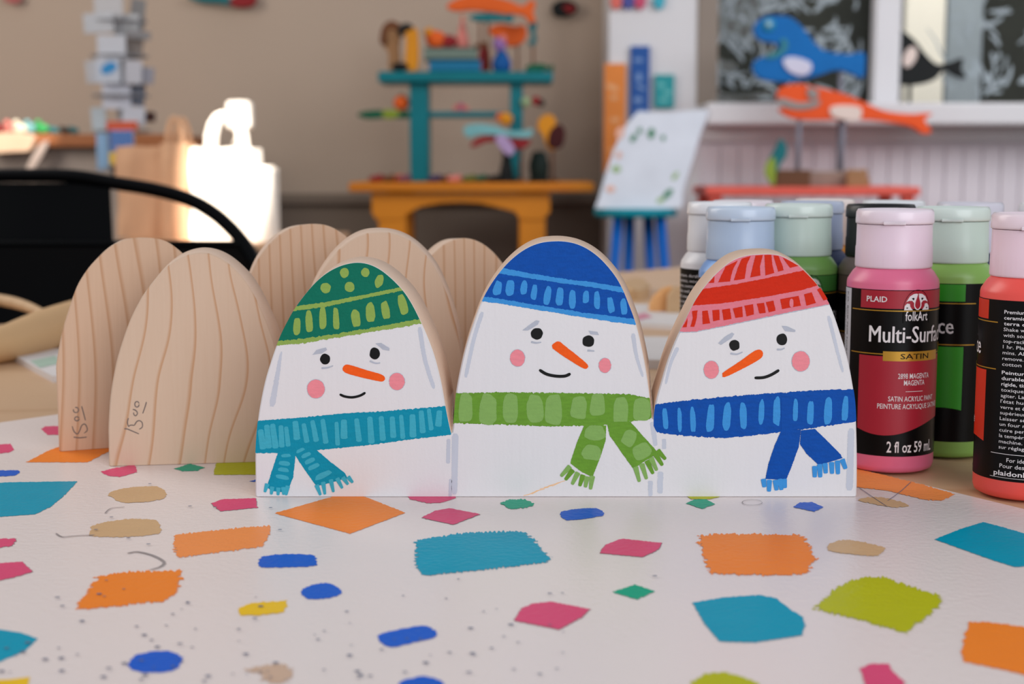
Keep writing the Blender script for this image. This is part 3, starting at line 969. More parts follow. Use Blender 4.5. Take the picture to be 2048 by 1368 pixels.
# grey contour strokes and the small orange smear
CC = C1
for q in [([(165, 560), (150, 650), (115, 850)], 8, 34), ([(893, 432), (920, 600), (968, 755)], 24, 20), ([(1045, 1020), (1042, 1150)], 20, 22), ([(1080, 992), (1075, 1312)], 36, 30), ([(1055, 1230), (1053, 1322)], 14, 18)]:
    a = Art(CC); a.P(stroke(*q), Pes, 1, .8); a.done('contour_stroke')
CC = C2
for q in [([(207, 425), (165, 560), (125, 745)], 20, 18), ([(943, 530), (960, 640), (992, 742)], 22, 12), ([(1038, 962), (1053, 1080)], 26, 20), ([(1095, 1045), (1095, 1095)], 20, 20), ([(1028, 1250), (1028, 1325)], 24, 20), ([(1078, 1205), (1075, 1312)], 28, 26)]:
    a = Art(CC); a.P(stroke(*q), Pes, 1, .8); a.done('contour_stroke')
Psm = pm('orange_smear_paint', (244, 196, 150))
a = Art(C2)
for i in range(9):
    u = i / 8
    x, y = 430 + 160 * u, 1318 - 62 * u
    a.P(stroke([(x - 22, y + 7 + random.uniform(-6, 6)), (x + 22, y - 8 + random.uniform(-6, 6))], 4, 3), Psm, 1)
a.done('paint_smear', 'thin light orange smear')
CC = C3
for q in [([(166, 570), (130, 650), (105, 755)], 22, 12), ([(930, 410), (965, 550), (1002, 695)], 20, 14), ([(1045, 980), (1036, 1295)], 32, 36)]:
    a = Art(CC); a.P(stroke(*q), Pes, 1, .8); a.done('contour_stroke')

# ---- the two unpainted blocks behind
Mpencil = mat('pencil_mark', (120, 104, 98), .7, .2, (500, 500, 500))
def place_block(name, pl, pr, mface, mback, flip):
    """pl, pr: table points (Vector) of the left and right ends of the visible face"""
    d = (pr - pl); yaw = math.atan2(d.y, d.x)
    mid = (pl + pr) / 2
    o = block(name, (0, 0, TT), 0, mface, Mpineside, mback)
    if not flip:
        o.location = (mid.x, mid.y, TT); o.rotation_euler = (0, 0, yaw)
    else:
        n_ = Vector((-math.sin(yaw), math.cos(yaw)))
        o.location = (mid.x + n_.x * TK, mid.y + n_.y * TK, TT); o.rotation_euler = (0, 0, yaw + math.pi)
    return o
WB = xr - xl
pl = onz(218, 933).to_2d(); yb = math.radians(8.0)
bB = place_block('unpainted_block', pl, pl + Vector((math.cos(yb), math.sin(yb))) * WB, Mpine, Mpine, False)
props(bB, 'bare pine three-hump block directly behind the painted snowmen, with strong curved grain', 'wooden block')
pl = onz(119, 904).to_2d(); yc = math.radians(22.0)
bC = place_block('unpainted_block', pl, pl + Vector((math.cos(yc), math.sin(yc))) * (WB + .0024), Mpine2, Mpine2, True)
props(bC, 'bare pine three-hump block rearmost of the row, with fine straight grain', 'wooden block')
def pencil(o, plx, strokes, front_side):
    """price scribble; strokes in photo pixels, thrown onto the visible face"""
    bpy.context.view_layer.update()
    Mi = o.matrix_world.inverted()
    yaw = o.rotation_euler.z
    nrm = Vector((math.sin(yaw), -math.cos(yaw), 0)) * (1 if front_side else -1)
    P0 = o.matrix_world @ Vector((0, 0 if front_side else TK, 0))
    mb = MB()
    for q in strokes:
        for s_ in [stroke(q, 2.4, 2.0)]:
            pts = []
            for x, y in s_:
                d = ray(x, y); t = (P0 - CAM).dot(nrm) / d.dot(nrm)
                pts.append(Mi @ (CAM + d * t + nrm * 0.0001))
            mb.poly(pts, Mpencil)
    r = mb.build('pencilled_price', o)
    r['label'] = 'pencilled price 15.00 with an underline'
def CB(x, y): return (80 + x * .3946, 420 + y * .3946)
def arc(cx, cy, rx, ry, a0, a1, n=12): return [(cx + rx * math.cos(math.radians(a0 + (a1 - a0) * i / n)), cy + ry * math.sin(math.radians(a0 + (a1 - a0) * i / n))) for i in range(n + 1)]
def PZ(x, y): return (130 + x * .09504, 780 + y * .09504)
sB = [[(1250, 815), (1310, 820), (1420, 865), (1560, 925)], [(1335, 590), (1315, 680), (1335, 770)], [(1335, 770), (1380, 740), (1460, 745)], [(1460, 745), (1510, 665), (1570, 645), (1625, 690), (1625, 780), (1560, 825)],
      [(1425, 405), (1490, 430), (1525, 490), (1490, 540), (1450, 515), (1445, 470)], arc(1515, 300, 45, 58, 0, 350), [(1715, 250), (1680, 370), (1635, 495)]]
sC = [[(180, 990), (300, 1005), (460, 990)], [(150, 760), (190, 870), (260, 925), (310, 850), (350, 750), (410, 715), (455, 770), (465, 850), (400, 910)],
      arc(250, 605, 48, 42, 0, 350), arc(230, 420, 55, 55, -110, 200), [(350, 340), (385, 470), (430, 640)]]
pencil(bB, None, [[PZ(*p) for p in s] for s in sB], True)
pencil(bC, None, [[PZ(*p) for p in s] for s in sC], False)

# ================================================================== PAINT BOTTLES
Rb = 0.0190
Mgold = mat('gold_print', (196, 150, 52), .35, .05, (90, 90, 90), metal=.5)
Mlk = mat('black_label', (6, 6, 7), .34, .1, (60, 60, 60), spec=.18)
Mlw = mat('white_print', (232, 228, 230), .5, .02, (60, 60, 60))
Mls = mat('grey_white_label_strip', (196, 198, 206), .5, .02, (60, 60, 60))
def cyl(u, h, r):        # u arc length in m from label centre
    th = u
    return (r * math.sin(th), -r * math.cos(th), h)
class Lab:
    def __init__(s, tc): s.mb = MB(); s.tc = math.radians(tc)
    def patch(s, a0, a1, lo, hi, m, r):
        """a in degrees from label centre; lo/hi in mm or functions of a"""
        n = max(2, int(abs(a1 - a0) / 4))
        prev = None
        for i in range(n + 1):
            a = a0 + (a1 - a0) * i / n
            l = lo(a) if callable(lo) else lo; h = hi(a) if callable(hi) else hi
            th = s.tc + math.radians(a)
            k = s.mb.add([cyl(th, l / 1000, r), cyl(th, h / 1000, r)])
            if prev is not None:
                s.mb.face([prev, k, k + 1, prev + 1], m, True)
            prev = k
    def poly(s, pts, m, r):
        """pts (deg, mm)"""
        s.mb.poly([cyl(s.tc + math.radians(a), h / 1000, r) for a, h in pts], m)
    def text(s, body, a, h, ht, wdeg, m, r, align='c', rot=False, bold=0.0):
        V, Fc = text2d(body, bold)
        if not V: return
        x0, x1 = min(v[0] for v in V), max(v[0] for v in V)
        k = ht / 0.70
        wx = wdeg / (x1 - x0) if x1 > x0 else 1
        off = {'c': -wdeg / 2, 'l': 0, 'r': -wdeg}[align]
        pts = []
        for x, y in V:
            if rot:      # runs down the bottle; wdeg is then the length in mm
                pts.append(cyl(s.tc + math.radians(a + math.degrees(y * k / 1000 / r)), (h - (x - x0) * wx) / 1000, r))
            else:
                pts.append(cyl(s.tc + math.radians(a + off + (x - x0) * wx), (h + y * k) / 1000, r))
        b0 = s.mb.add(pts)
        for f in Fc:
            s.mb.face([b0 + i for i in f], m)
ROWS = ['Premium, durable paint for glass', 'ceramics, wood, metal, paper,', 'terra cotta. Water-based.', 'Shake well. Let dry 1 hr. Clean', 'with soap and water. To bake:', 'top-rack dishwasher safe. Wait',
        '1 hr. Place in cool oven for 30', 'mins. Allow to cool. Let cure,', 'remove. To machine wash: use', 'cotton setting, no softener.', '', 'Peinture satinée acrylique', 'durable, pour verre, métal,', 'rigide, tissu, toile et bois. Non', 'toxique ! Pour utiliser, bien',
        'agiter. Laisser sécher. Nettoyer', "l'état humide avec du savon,", 'verre et émaillées vont au panier', "supérieur lorsqu'elles sèchent.", "Laisser sécher à l'air 1 h. Dans", 'un four non préchauffé, faire', 'cuire pendant 30 min. Laisser', 'la température ambiante. Laver', 'machine. Faire prendre au fer', 'sur réglage coton, sans vapeur.']
LT, LB_ = 77.0, 7.5
Mbc_ = mat('black_cap', (20, 20, 22), .4, .05, (60, 60, 60))
def bottle(px, pyb, col, capcol, tc=0.0, level=0, label='', front_py=None, capmat=None, ink=None, capflat=False, hh=1.0, Y=None):
    if Y is None:
        p = onz(px, pyb)                       # pixel where the front of the base touches the table
        dirv = Vector((p.x, p.y)).normalized()
        c = Vector((p.x, p.y)) + dirv * 0.0178
    else:
        c = Vector(((px - 1024) / F * (Y + .012), Y))
    face = math.atan2(c.x, c.y)
    root = empty('paint_bottle', (c.x, c.y, TT - (0.001 if not inside(c) else 0.0)), -face)
    mb_ = mat('paint_body_%02d%02d%02d' % tuple(v // 10 for v in col), col, .33, .03, (60, 60, 60), sss=.15)
    b = MB()
    b.lathe([(.001, 0), (.0165, 0), (.0184, .0010), (Rb, .003), (Rb, .0790), (.0187, .0805), (.0166, .0838), (.0143, .0862), (.0128, .0872), (.0125, .0905)], mb_, n=64)
    body = b.build('body', root)
    mc = capmat or mat('cap_%02d%02d%02d' % tuple(v // 10 for v in capcol), capcol, .32, .02, (60, 60, 60), sss=.35)
    b = MB()
    b.lathe([(.0152, .0853), (.0157, .0855), (.0158, .0862), (.0157, .0940), (.0156, .0945), (.0155, .1030), (.0155, .1034)], mc, n=96, rib=(2, 3, .00012))
    cap = b.build('cap', root)
    b = MB()
    b.lathe([(.0155, .1036), (.0160, .1038), (.0161, .1045), (.0159, .1085), (.0152, .1097), (.0146, .1097), (.0144, .1090), (.001, .1089)], mc, n=72)
    # thumb notch of the lid
    b.box((.0, -.0158, .1042), (.009, .0016, .0014), mc, bev=.0005)
    b.mats = [mat('lid_' + mc.name, tuple(min(255, int(v * .75 + 62)) for v in capcol), .25, .02, (60, 60, 60), sss=.4) if mc is not Mbc_ else mc]
    b.build('flip_lid', cap)
    L = Lab(tc)
    r0 = Rb + .0001
    pr = ink
    Mi_ = mat('label_ink_%02d%02d%02d' % tuple(v // 10 for v in pr), pr, .42, .03, (60, 60, 60))
    L.patch(-122, 238, LB_, LT, Mlk, r0)
    r1 = r0 + .00006; r2 = r1 + .00005; r3 = r2 + .00005
    wavy = lambda a: 19.5 - 3.2 * math.sin(math.radians((a + 73) / 146 * 300 + 20))
    L.patch(-73, 73, 69.3, LT - .3, Mi_, r1)
    L.patch(-73, 73, wavy, 49.5, Mi_, r1)
    L.patch(-88, 88, 68.2, 68.6, Mgold, r2)
    L.patch(-88, 88, 50.2, 50.6, Mgold, r2)
    L.patch(-122, -92, LB_ + 1, LT - .3, Mls, r1)
    if level >= 1:
        for dk in (-.35, .35): L.text('Multi-Surface', dk, 55.3, 6.9, 118, Mlw, r3)
        L.patch(-41, 41, 47.6, 51.6, Mgold, r2)
        L.text('SATIN', 0, 48.5, 2.2, 40, Mlk, r3, bold=.01)
        L.text('PLAID', -64, 72.0, 2.3, 26, Mlw, r3, 'l', bold=.01)
        # fan emblem above the logo word
        D = 57.3 / 19.2
        half = lambda rx, ry, z0: [(rx * D * math.cos(t / 24 * math.pi), z0 + ry * math.sin(t / 24 * math.pi)) for t in range(25)]
        L.poly(half(6.3, 8.6, 68.6) + [(-6.3 * D, 63.4), (6.3 * D, 63.4)], Mlk, r2)
        lg = lambda P_: [((x - 402) * .0272 * D, 68.7 + (420 - y) * .0232) for x, y in P_]
        for sg in (1, -1):
            mr = lambda P_: lg([(402 + sg * (x - 402), y) for x, y in P_])
            L.poly(mr([(388, 122), (330, 130), (270, 172), (216, 272), (262, 248), (308, 250), (342, 292), (352, 240), (384, 180)]), Mlw, r3)
            L.poly(mr([(188, 418), (194, 345), (228, 298), (272, 306), (280, 355), (322, 418)]), Mlw, r3)
            L.poly(mr([(300, 205), (335, 195), (345, 215), (328, 245)]), Mlk, r3 + .00004)
            L.poly(mr([(215, 372), (238, 365), (250, 378), (232, 392)]), Mlk, r3 + .00004)
        U = spline([(398, 128), (368, 220), (348, 300), (356, 365), (402, 410), (448, 365), (456, 300), (436, 220), (406, 128)], 4, closed=False)
        L.poly(lg(stroke(U[::3], 17, 17, 3)), Mlw, r3 + .00002)
        L.text('folkArt', 0, 64.4, 3.9, 31, Mlw, r3, bold=.008)
    if level >= 2:
        L.text('2898 MAGENTA', 0, 40.3, 2.2, 44, Mlw, r3, bold=.004)
        L.text('MAGENTA', 0, 37.5, 2.2, 29, Mlw, r3, bold=.004)
        L.patch(-12, 12, 34.8, 35.0, Mlw, r3)
        L.text('SATIN ACRYLIC PAINT', 0, 30.8, 2.1, 66, Mlw, r3, bold=.004)
        L.text('PEINTURE ACRYLIQUE SATINÉE', 0, 27.6, 2.1, 92, Mlw, r3, bold=.004)
        L.text('2 fl oz 59 mL', 0, 9.3, 4.6, 66, Mlw, r3, bold=.012)
        for j, tx in enumerate(['©2011, 2023 PLAID ENTERPRISES, INC., NORCROSS, GA 30091', 'P.O. BOX 7600 NORCROSS GA PLAIDONLINE']):
            L.text(tx, -113 + j * 9, LT - 2, 1.3, 58, Mlk, r2, rot=True)
    if level == 3:       # the back panel with its small print
        a = 96
        h = 73.5
        for i, tx in enumerate(ROWS):
            if tx:
                L.text(tx, a, h - 1.5, 1.35, 92, Mlw, r3, 'l', bold=.012 if i in (0, 1, 2, 11, 12, 13) else .0)
            h -= 2.22 if tx else 1.0
        L.patch(86, 190, 17.9, 18.1, Mlw, r3)
        L.text('For ideas and more, visit', a + 10, 15.0, 1.6, 72, Mlw, r3, 'l')
        L.text('Pour des idées, visitez', a + 2, 12.6, 1.6, 70, Mlw, r3, 'l')
        L.text('plaidonline.com', a - 5, 9.6, 1.9, 72, Mlw, r3, 'l', bold=.015)
        L.patch(86, 190, 8.7, 8.85, Mlw, r3)
    if level == 4:       # out-of-focus small print only
        for i in range(24):
            L.text(ROWS[i] if ROWS[i] else ROWS[0], 74, 73 - i * 2.6, 1.5, 110, Mlw, r3, 'l')
    L.mb.build('label', body)
    props(root, label, 'paint bottle', 'acrylic paint bottles standing at the right')
    return root
def inside(c):
    v = c - K0
    # in the painted corner when behind neither of its edges
    return (v.x * dl.y - v.y * dl.x) > 0.012 and (v.x * dr.y - v.y * dr.x) < -0.012
bottle(1773, 947, (228, 112, 148), (240, 218, 232), 32, 2, 'magenta paint bottle with pale pink cap, front label facing us, right of the snowmen', ink=(166, 28, 48))
bottle(2044, 1003, (242, 88, 80), (242, 214, 226), -125, 3, 'bright red paint bottle with its small print turned to us, cut by the right edge', ink=(206, 44, 8))
bottle(1887, 916, (140, 184, 92), (204, 222, 212), -53, 1, 'bright green paint bottle with pale green cap right behind the magenta one', ink=(46, 150, 30))
bottle(1585, 0, (118, 164, 84), (206, 222, 212), 20, 1, 'leaf green paint bottle with pale green cap behind the red-hatted snowman', Y=.680, ink=(60, 120, 50))
bottle(1472, 0, (120, 166, 228), (186, 206, 232), 60, 1, 'sky blue paint bottle with pale blue cap behind the red-hatted snowman', Y=.664, ink=(40, 90, 180))
bottle(1431, 0, (236, 236, 240), (236, 238, 244), -158, 4, 'white paint bottle with white cap, leftmost of the bottles', Y=.712, ink=(220, 220, 220))
bottle(1477, 0, (226, 190, 200), (232, 214, 222), 0, 0, 'paint bottle with translucent pinkish cap half hidden behind the sky blue bottle', Y=.748, ink=(200, 120, 140))
bottle(1612, 0, (30, 50, 96), (160, 172, 200), 0, 0, 'dark navy paint bottle with grey-blue cap just behind the leaf green bottle', Y=.728, ink=(30, 50, 110))
bottle(1637, 0, (240, 160, 44), (238, 218, 210), 0, 0, 'orange-yellow paint bottle with pale cap farthest back behind the leaf green bottle', Y=.775, ink=(230, 150, 40))
Mbc = mat('black_cap', (20, 20, 22), .4, .05, (60, 60, 60))
bottle(1746, 0, (128, 110, 104), (20, 20, 22), 0, 0, 'taupe paint bottle with black cap behind the magenta bottle', Y=.672, capmat=Mbc, ink=(110, 92, 86))
bottle(1772, 0, (224, 214, 190), (226, 228, 232), 0, 0, 'paint bottle with clear cap rim farthest back behind the black-capped bottle', Y=.740, ink=(210, 200, 170))
bottle(1921, 0, (34, 44, 80), (206, 202, 218), 0, 0, 'navy paint bottle with lavender cap behind the bright green bottle', Y=.705, ink=(30, 40, 90))
bottle(2084, 0, (210, 210, 216), (224, 222, 228), 0, 0, 'paint bottle with clear cap behind the bright red bottle at the right edge', Y=.690, ink=(180, 180, 190))

# ================================================================== OTHER THINGS ON THE TABLE
Mpale = wood('pale_birch', (206, 172, 132), (192, 156, 116), (180, 140, 100), 'Y', 40, 2.0, 0.6)
TW = TT - 0.001
def lying(name, outline_px, thick, m, label, cat, z=TW, group=None, m2=None):
    P = [onz(x, y, z) for x, y in spline(outline_px, 4)]
    b = MB()
    o_ = sum((p for p in P), Vector()) / len(P)
    pr2 = [(p.x - o_.x, p.y - o_.y) for p in P]
    A = sum(pr2[i][0] * pr2[(i + 1) % len(pr2)][1] - pr2[(i + 1) % len(pr2)][0] * pr2[i][1] for i in range(len(pr2)))
    if A < 0: pr2 = pr2[::-1]
    inn = offset(pr2, -min(thick * .3, .003))
    n = len(pr2); ch = min(thick * .3, .003)
    rg = [[(x, y, 0) for x, y in pr2], [(x, y, thick - ch) for x, y in pr2], [(x, y, thick) for x, y in inn]]
    bs = [b.add(r) for r in rg]
    for k in range(2):
        for i in range(n):
            j = (i + 1) % n
            b.face([bs[k] + i, bs[k] + j, bs[k + 1] + j, bs[k + 1] + i], m2 or m)
    for t in tessellate_polygon([[Vector(p) for p in rg[2]]]): b.face([bs[2] + i for i in t], m)
    for t in tessellate_polygon([[Vector(p) for p in rg[0]]]): b.face([bs[0] + i for i in t[::-1]], m)
    o = b.build(name); o.location = (o_.x, o_.y, z)
    return props(o, label, cat, group)
Msheet = mat('white_card', (222, 216, 214), .6, .02, (20, 20, 20))
Mgl = mat('soft_green_ink', (170, 196, 178), .6, .1, (80, 80, 80))
Mpk = mat('soft_pink_ink', (214, 140, 160), .6, .1, (80, 80, 80))
def quad_lying(name, q, thick, m, label, cat, z=TW, marks=()):
    P = [onz(x, y, z + thick) for x, y in q]
    o_ = sum((p for p in P), Vector()) / 4
    b = MB()
    t = b.add([(p.x - o_.x, p.y - o_.y, thick) for p in P]); l = b.add([(p.x - o_.x, p.y - o_.y, 0) for p in P])
    b.face([t, t + 1, t + 2, t + 3], m); b.face([l + 3, l + 2, l + 1, l], m)
    for i in range(4):
        j = (i + 1) % 4
        b.face([l + i, l + j, t + j, t + i], m)
    for pts, mm in marks:
        Q = [onz(x, y, z + thick) for x, y in pts]
        b.poly([(p.x - o_.x, p.y - o_.y, thick + .0002) for p in Q], mm)
    o = b.build(name); o.location = (o_.x, o_.y, z)
    return props(o, label, cat)
quad_lying('printed_card', [(20, 706), (190, 690), (260, 745), (105, 752)], .004, Msheet, 'white card with soft green print lying at the left under the curved wooden arm', 'card',
           marks=[([(60, 722), (110, 712), (125, 726), (80, 736)], Mgl)])
# tapering wooden arm rising off the left edge
def blob_arm(name, pts, rad, m, label, cat):
    b = MB()
    o_ = Vector(pts[0])
    P = spline([tuple(Vector(p) - o_) for p in pts], 6, closed=False)
    Rr = spline([(r,) for r in rad], 6, closed=False)
    b.tube(P, [r[0] for r in Rr], m, 18)
    o = b.build(name); o.location = o_
    return props(o, label, cat)
arm = [(-120, 715, .009), (0, 690, .012), (60, 672, .0142), (110, 656, .0155), (200, 632, .016), (300, 614, .013)]
blob_arm('wooden_hand_form', [onz(x, y, TW + r) for x, y, r in arm], [r for _, _, r in arm], mat('smooth_arm_wood', (204, 166, 122), .6, .04, (30, 30, 30), spec=.25),
         'thick smooth pale wooden arm lying on the table at the left edge', 'wooden form')
blob_arm('wooden_stick', [at(-90, 588, 1.20), at(0, 600, 1.15), at(50, 612, 1.10), at(100, 634, 1.045)], [.0035, .0046, .0042, .003], Mpale,
         'thin whitish curved stick resting on the thick wooden arm at the left', 'stick')
Mchip = mat('orange_wood_chip', (226, 166, 104), .6, .08, (60, 60, 60))  # orange-tan wood of the standing half disc
hc = empty('wooden_half_disc', onz(1330, 632, TW)); hcl = Vector(hc.location)
props(hc, 'orange-tan half-round wooden piece standing beyond the blue-hatted snowman', 'wooden cutout')
for pn_, pts_c, m_, dy in (('half_disc', [(1300, 632), (1301, 612), (1310, 594), (1328, 579), (1345, 574), (1345, 632)], Mchip, 0), ('pale_end', [(1331, 632), (1333, 590), (1345, 574), (1358, 572), (1374, 590), (1376, 632)], Mpale, -.012)):
    b = MB(); PP = [at(x, y, hcl.y) for x, y in pts_c]
    b.prism([(p.x, max(p.z, TW)) for p in PP], hcl.y + dy, hcl.y + dy + .018, m_, bev=.001)
    b.v = [tuple(Vector(v) - hcl) for v in b.v]; b.build(pn_, hc)
lying('wooden_cutout', [(1240, 590), (1262, 578), (1290, 580), (1300, 592), (1280, 600), (1255, 600)], .012, Mpale, 'pale small wooden cutout lying just left of the orange-tan one', 'wooden cutout')
quad_lying('paint_palette_sheet', [(1180, 640), (1215, 606), (1400, 612), (1420, 655)], .004, Msheet, 'white sheet with smudges of pink paint lying beyond the snowmen', 'sheet',
           marks=[([(1262, 632), (1290, 626), (1305, 634), (1275, 642)], Mpk), ([(1240, 625), (1252, 620), (1262, 626), (1246, 630)], Mgl)])
quad_lying('white_board', [(1150, 716), (1190, 672), (1400, 674), (1420, 722)], .006, Msheet, 'plain white board lying between the blue-hatted and red-hatted snowmen on the wood', 'board')

# ================================================================== CHAIR
Mblk = mat('black_metal', (3, 4, 6), .3, .15, (12, 12, 12), .1, 60, .12)
YC = 1.52
cx = at(60, 400, YC).x
chair = empty('metal_chair', (cx, YC - .2, 0))
props(chair, 'black metal chair with hooped back drawn up to the table at the left', 'chair')
def cb(mb, name):
    o = Vector(chair.location); mb.v = [tuple(Vector(p) - o) for p in mb.v]
    return mb.build(name, chair)
hp = [(60, 351), (150, 353), (230, 366), (310, 379), (380, 398), (430, 424), (468, 455), (500, 490), (525, 530), (542, 590), (550, 680)]
R_ = [at(x, y, YC) for x, y in hp]
for i, p in enumerate(R_): p.y = YC - 0.0 - 0.05 * (i / 10) ** 2
Lh = [Vector((2 * cx - p.x, p.y, p.z)) for p in R_]
end = Vector((R_[-1].x + .004, YC - .09, .45))
full = [Vector((2 * cx - end.x, end.y, end.z))] + Lh[::-1] + R_[1:] + [end]
b = MB(); b.tube(spline([tuple(p) for p in full], 5, closed=False), .0076, Mblk, 12)
cb(b, 'back_hoop')
b = MB()
tl_ = at(-102, 366, YC); tr_ = at(222, 366, YC); bl_z = .46
xs = [tl_.x + (tr_.x - tl_.x) * i / 12 for i in range(13)]
rows = []
for k in range(9):
    z = tl_.z - (tl_.z - bl_z) * k / 8
    rows.append([(cx + (x - cx) * (1 + .03 * k), YC - .006 - .05 * (k / 8) + .010 * math.cos((x - cx) / .08 * 1.4), z) for x in xs])
for off_, flip in ((0, 0), (.0022, 1)):
    ids = [b.add([(x, y + off_, z) for x, y, z in r]) for r in rows]
    for k in range(8):
        for i in range(12):
            q = [ids[k] + i, ids[k + 1] + i, ids[k + 1] + i + 1, ids[k] + i + 1]
            b.face(q if not flip else q[::-1], Mblk, True)
cb(b, 'backrest_splat')
b = MB()
zt = at(400, 487, YC - .02).z
hw = (R_[7].x - cx) + .006
pts_ = [(cx + hw * t, YC - .022 - .004 * t * t, 0) for t in [i / 12 - 1 for i in range(25)]]
for off_, flip in ((0, 0), (.003, 1)):
    ids = b.add([(x, y + off_, zt) for x, y, z in pts_]); i2 = b.add([(x, y + off_, zt - .11) for x, y, z in pts_])
    for i in range(24):
        q = [ids + i, i2 + i, i2 + i + 1, ids + i + 1]
        b.face(q if not flip else q[::-1], Mblk, True)
b.tube([(x, y, zt) for x, y, z in pts_], .0035, Mblk, 8)
cb(b, 'back_rail')
b = MB(); b.box((cx, YC - .27, .445), (.40, .36, .02), Mblk, bev=.008); cb(b, 'seat')
for sx in (-1, 1):
    for yy in (YC - .12, YC - .42):
        b = MB(); b.tube([(cx + sx * .17, yy, .44), (cx + sx * .19, yy + (.03 if yy > YC - .2 else -.01), .0)], [.014, .010], Mblk, 10); cb(b, 'leg')

# ================================================================== BACKGROUND HELPERS
def M(n, c, r=.65, v=.06): return mat(n, c, r, v, (14, 14, 14), spec=.2)
def pxrect(x0, y0, x1, y1, Y):
    a, c = at(x0, y1, Y), at(x1, y0, Y)
    return a.x, a.z, c.x, c.z
def root_at(name, px, py, Y, label, cat, group=None, kind=None, z=None):
    p = at(px, py, Y)
    if z is not None: p.z = z
    return props(empty(name, p), label, cat, group, kind)
def into(mb, name, root, label=None):
    o = Vector(root.location); mb.v = [tuple(Vector(p) - o) for p in mb.v]
    r = mb.build(name, root)
    if label: r['label'] = label
    return r
def pbox(mb, x0, y0, x1, y1, Y, dep, m, bev=.003, z0=None, z1=None):
    a, b_, c, d = pxrect(x0, y0, x1, y1, Y)
    if z0 is not None: b_ = z0
    if z1 is not None: d = z1
    mb.box(((a + c) / 2, Y + dep / 2, (b_ + d) / 2), (abs(c - a), dep, abs(d - b_)), m, bev=bev)
def cut(mb, pts, Y, thick, m, bev=.002, sm=3, dz=0.0):
    q = spline(pts, sm) if sm else pts
    P = [at(x, y, Y) for x, y in q]
    mb.prism([(p.x, p.z + dz) for p in P], Y, Y + thick, m, bev=bev)

# ---- yellow table
Myel = wood('honey_painted_wood', (216, 134, 24), (196, 112, 18), (186, 104, 18), 'Y', 14, 2.0, .5)
YT = 4.12
yt = root_at('yellow_side_table', 940, 372, YT + .15, 'honey-yellow side table with shaped apron holding the teal shelf', 'table', z=0)
a0, z0, a1, z1 = pxrect(697, 362, 1189, 384, YT)
ZT = z1 - .004
TD = .42
b = MB(); b.box(((a0 + a1) / 2, YT + TD / 2, (z0 + ZT) / 2), (a1 - a0, TD, ZT - z0), Myel, bev=.006); into(b, 'tabletop', yt)
b = MB()
Y1 = YT + .03
cut(b, [(743, 385), (1100, 385), (1100, 425), (1085, 440), (1040, 440), (1030, 424), (1000, 416), (960, 407), (920, 405), (880, 407), (840, 414), (815, 428), (805, 440), (752, 440), (743, 425)], Y1, .022, Myel, .002, 0)
into(b, 'apron', yt)
b = MB(); cut(b, [(743, 385), (1100, 385), (1100, 405), (743, 405)], Y1 + .32, .022, Myel, .002, 0)
into(b, 'apron', yt)
for (xa, xb) in ((756, 812), (1038, 1092)):
    for yy in (Y1 + .004, Y1 + .30):
        a, _, c, _ = pxrect(xa, 400, xb, 450, Y1)
        zz = at(0, 388, YT).z
        b = MB(); cxl = (a + c) / 2; r = (c - a) / 2
        b.lathe([(r * .5, 0), (r * .8, .05), (r * .6, .12), (r * .95, .35), (r * .7, .48), (r * .95, .52), (r * .95, .56)], Myel, c=(cxl, yy + .04, 0), n=24)
        b.box((cxl, yy + .04, (.56 + zz) / 2), (2 * r * .98, 2 * r * .98, zz - .56), Myel, bev=.004)
        into(b, 'leg', yt)
# ---- teal shelf standing on it
Mteal = M('teal_gloss_paint', (4, 112, 122), .4)
YS = YT + .13
ts = root_at('teal_shelf', 930, 340, YS + .08, 'teal painted two-post display shelf standing on the yellow table', 'shelf', z=ZT)
a0, z0, a1, z1 = pxrect(756, 143, 1106, 165, YS - .02)
ZS = z1
b = MB(); b.box(((a0 + a1) / 2, YS + .07, (z0 + z1) / 2), (a1 - a0, .20, z1 - z0), Mteal, bev=.006); into(b, 'top_board', ts)
for xa, xb in ((820, 856), (1020, 1046)):
    b = MB(); pbox(b, xa, 165, xb, 350, YS, .14, Mteal, .004, z0=ZT, z1=z0); into(b, 'post', ts)
b = MB(); pbox(b, 853, 223, 1022, 234, YS + .01, .12, Mteal, .003); a_, zM0, _, zM = pxrect(853, 223, 990, 234, YS + .01); into(b, 'middle_board', ts)
def book(x0, x1, z0, h, Y, col, label, dep=.13, grp=None):
    a, c = at(x0, 100, Y).x, at(x1, 100, Y).x
    r = props(empty('book', ((a + c) / 2, Y, z0)), label, 'book', grp)
    mc = M('book_%d_%d_%d' % col, col)
    b = MB(); L_ = c - a
    b.box((0, dep / 2, h * .06), (L_, dep, h * .12), mc, bev=.0008); b.box((0, dep / 2, h * .94), (L_, dep, h * .12), mc, bev=.0008)
    b.box((0, .002, h * .5), (L_, .004, h), mc, bev=.001)
    b.build('cover', r)
    b = MB(); b.box((0, dep / 2 + .002, h / 2), (L_ - .006, dep - .01, h * .76), M('book_pages', (214, 206, 190)))
    b.build('pages', r)
    return r
book(858, 962, ZS, .036, YS, (30, 112, 150), 'blue-teal book lying lowest on the teal shelf')
book(848, 955, ZS + .036, .036, YS + .01, (112, 128, 118), 'grey-green book lying on top of the blue-teal book', .12)
ZK = ZS + .072
def toy(name, label, parts, group=None, cat='toy'):
    """parts: list of (part name, builder); the first part sits at the root"""
    r = None
    allb = []
    for pn, fn in parts:
        mb = MB(); fn(mb); allb.append((pn, mb))
    vs_ = [v for _, mb in allb for v in mb.v]
    o = Vector((sum(v[0] for v in vs_) / len(vs_), sum(v[1] for v in vs_) / len(vs_), min(v[2] for v in vs_)))
    r = props(empty(name, o), label, cat, group)
    for pn, mb in allb:
        mb.v = [tuple(Vector(v) - o) for v in mb.v]
        mb.build(pn, r)
    return r
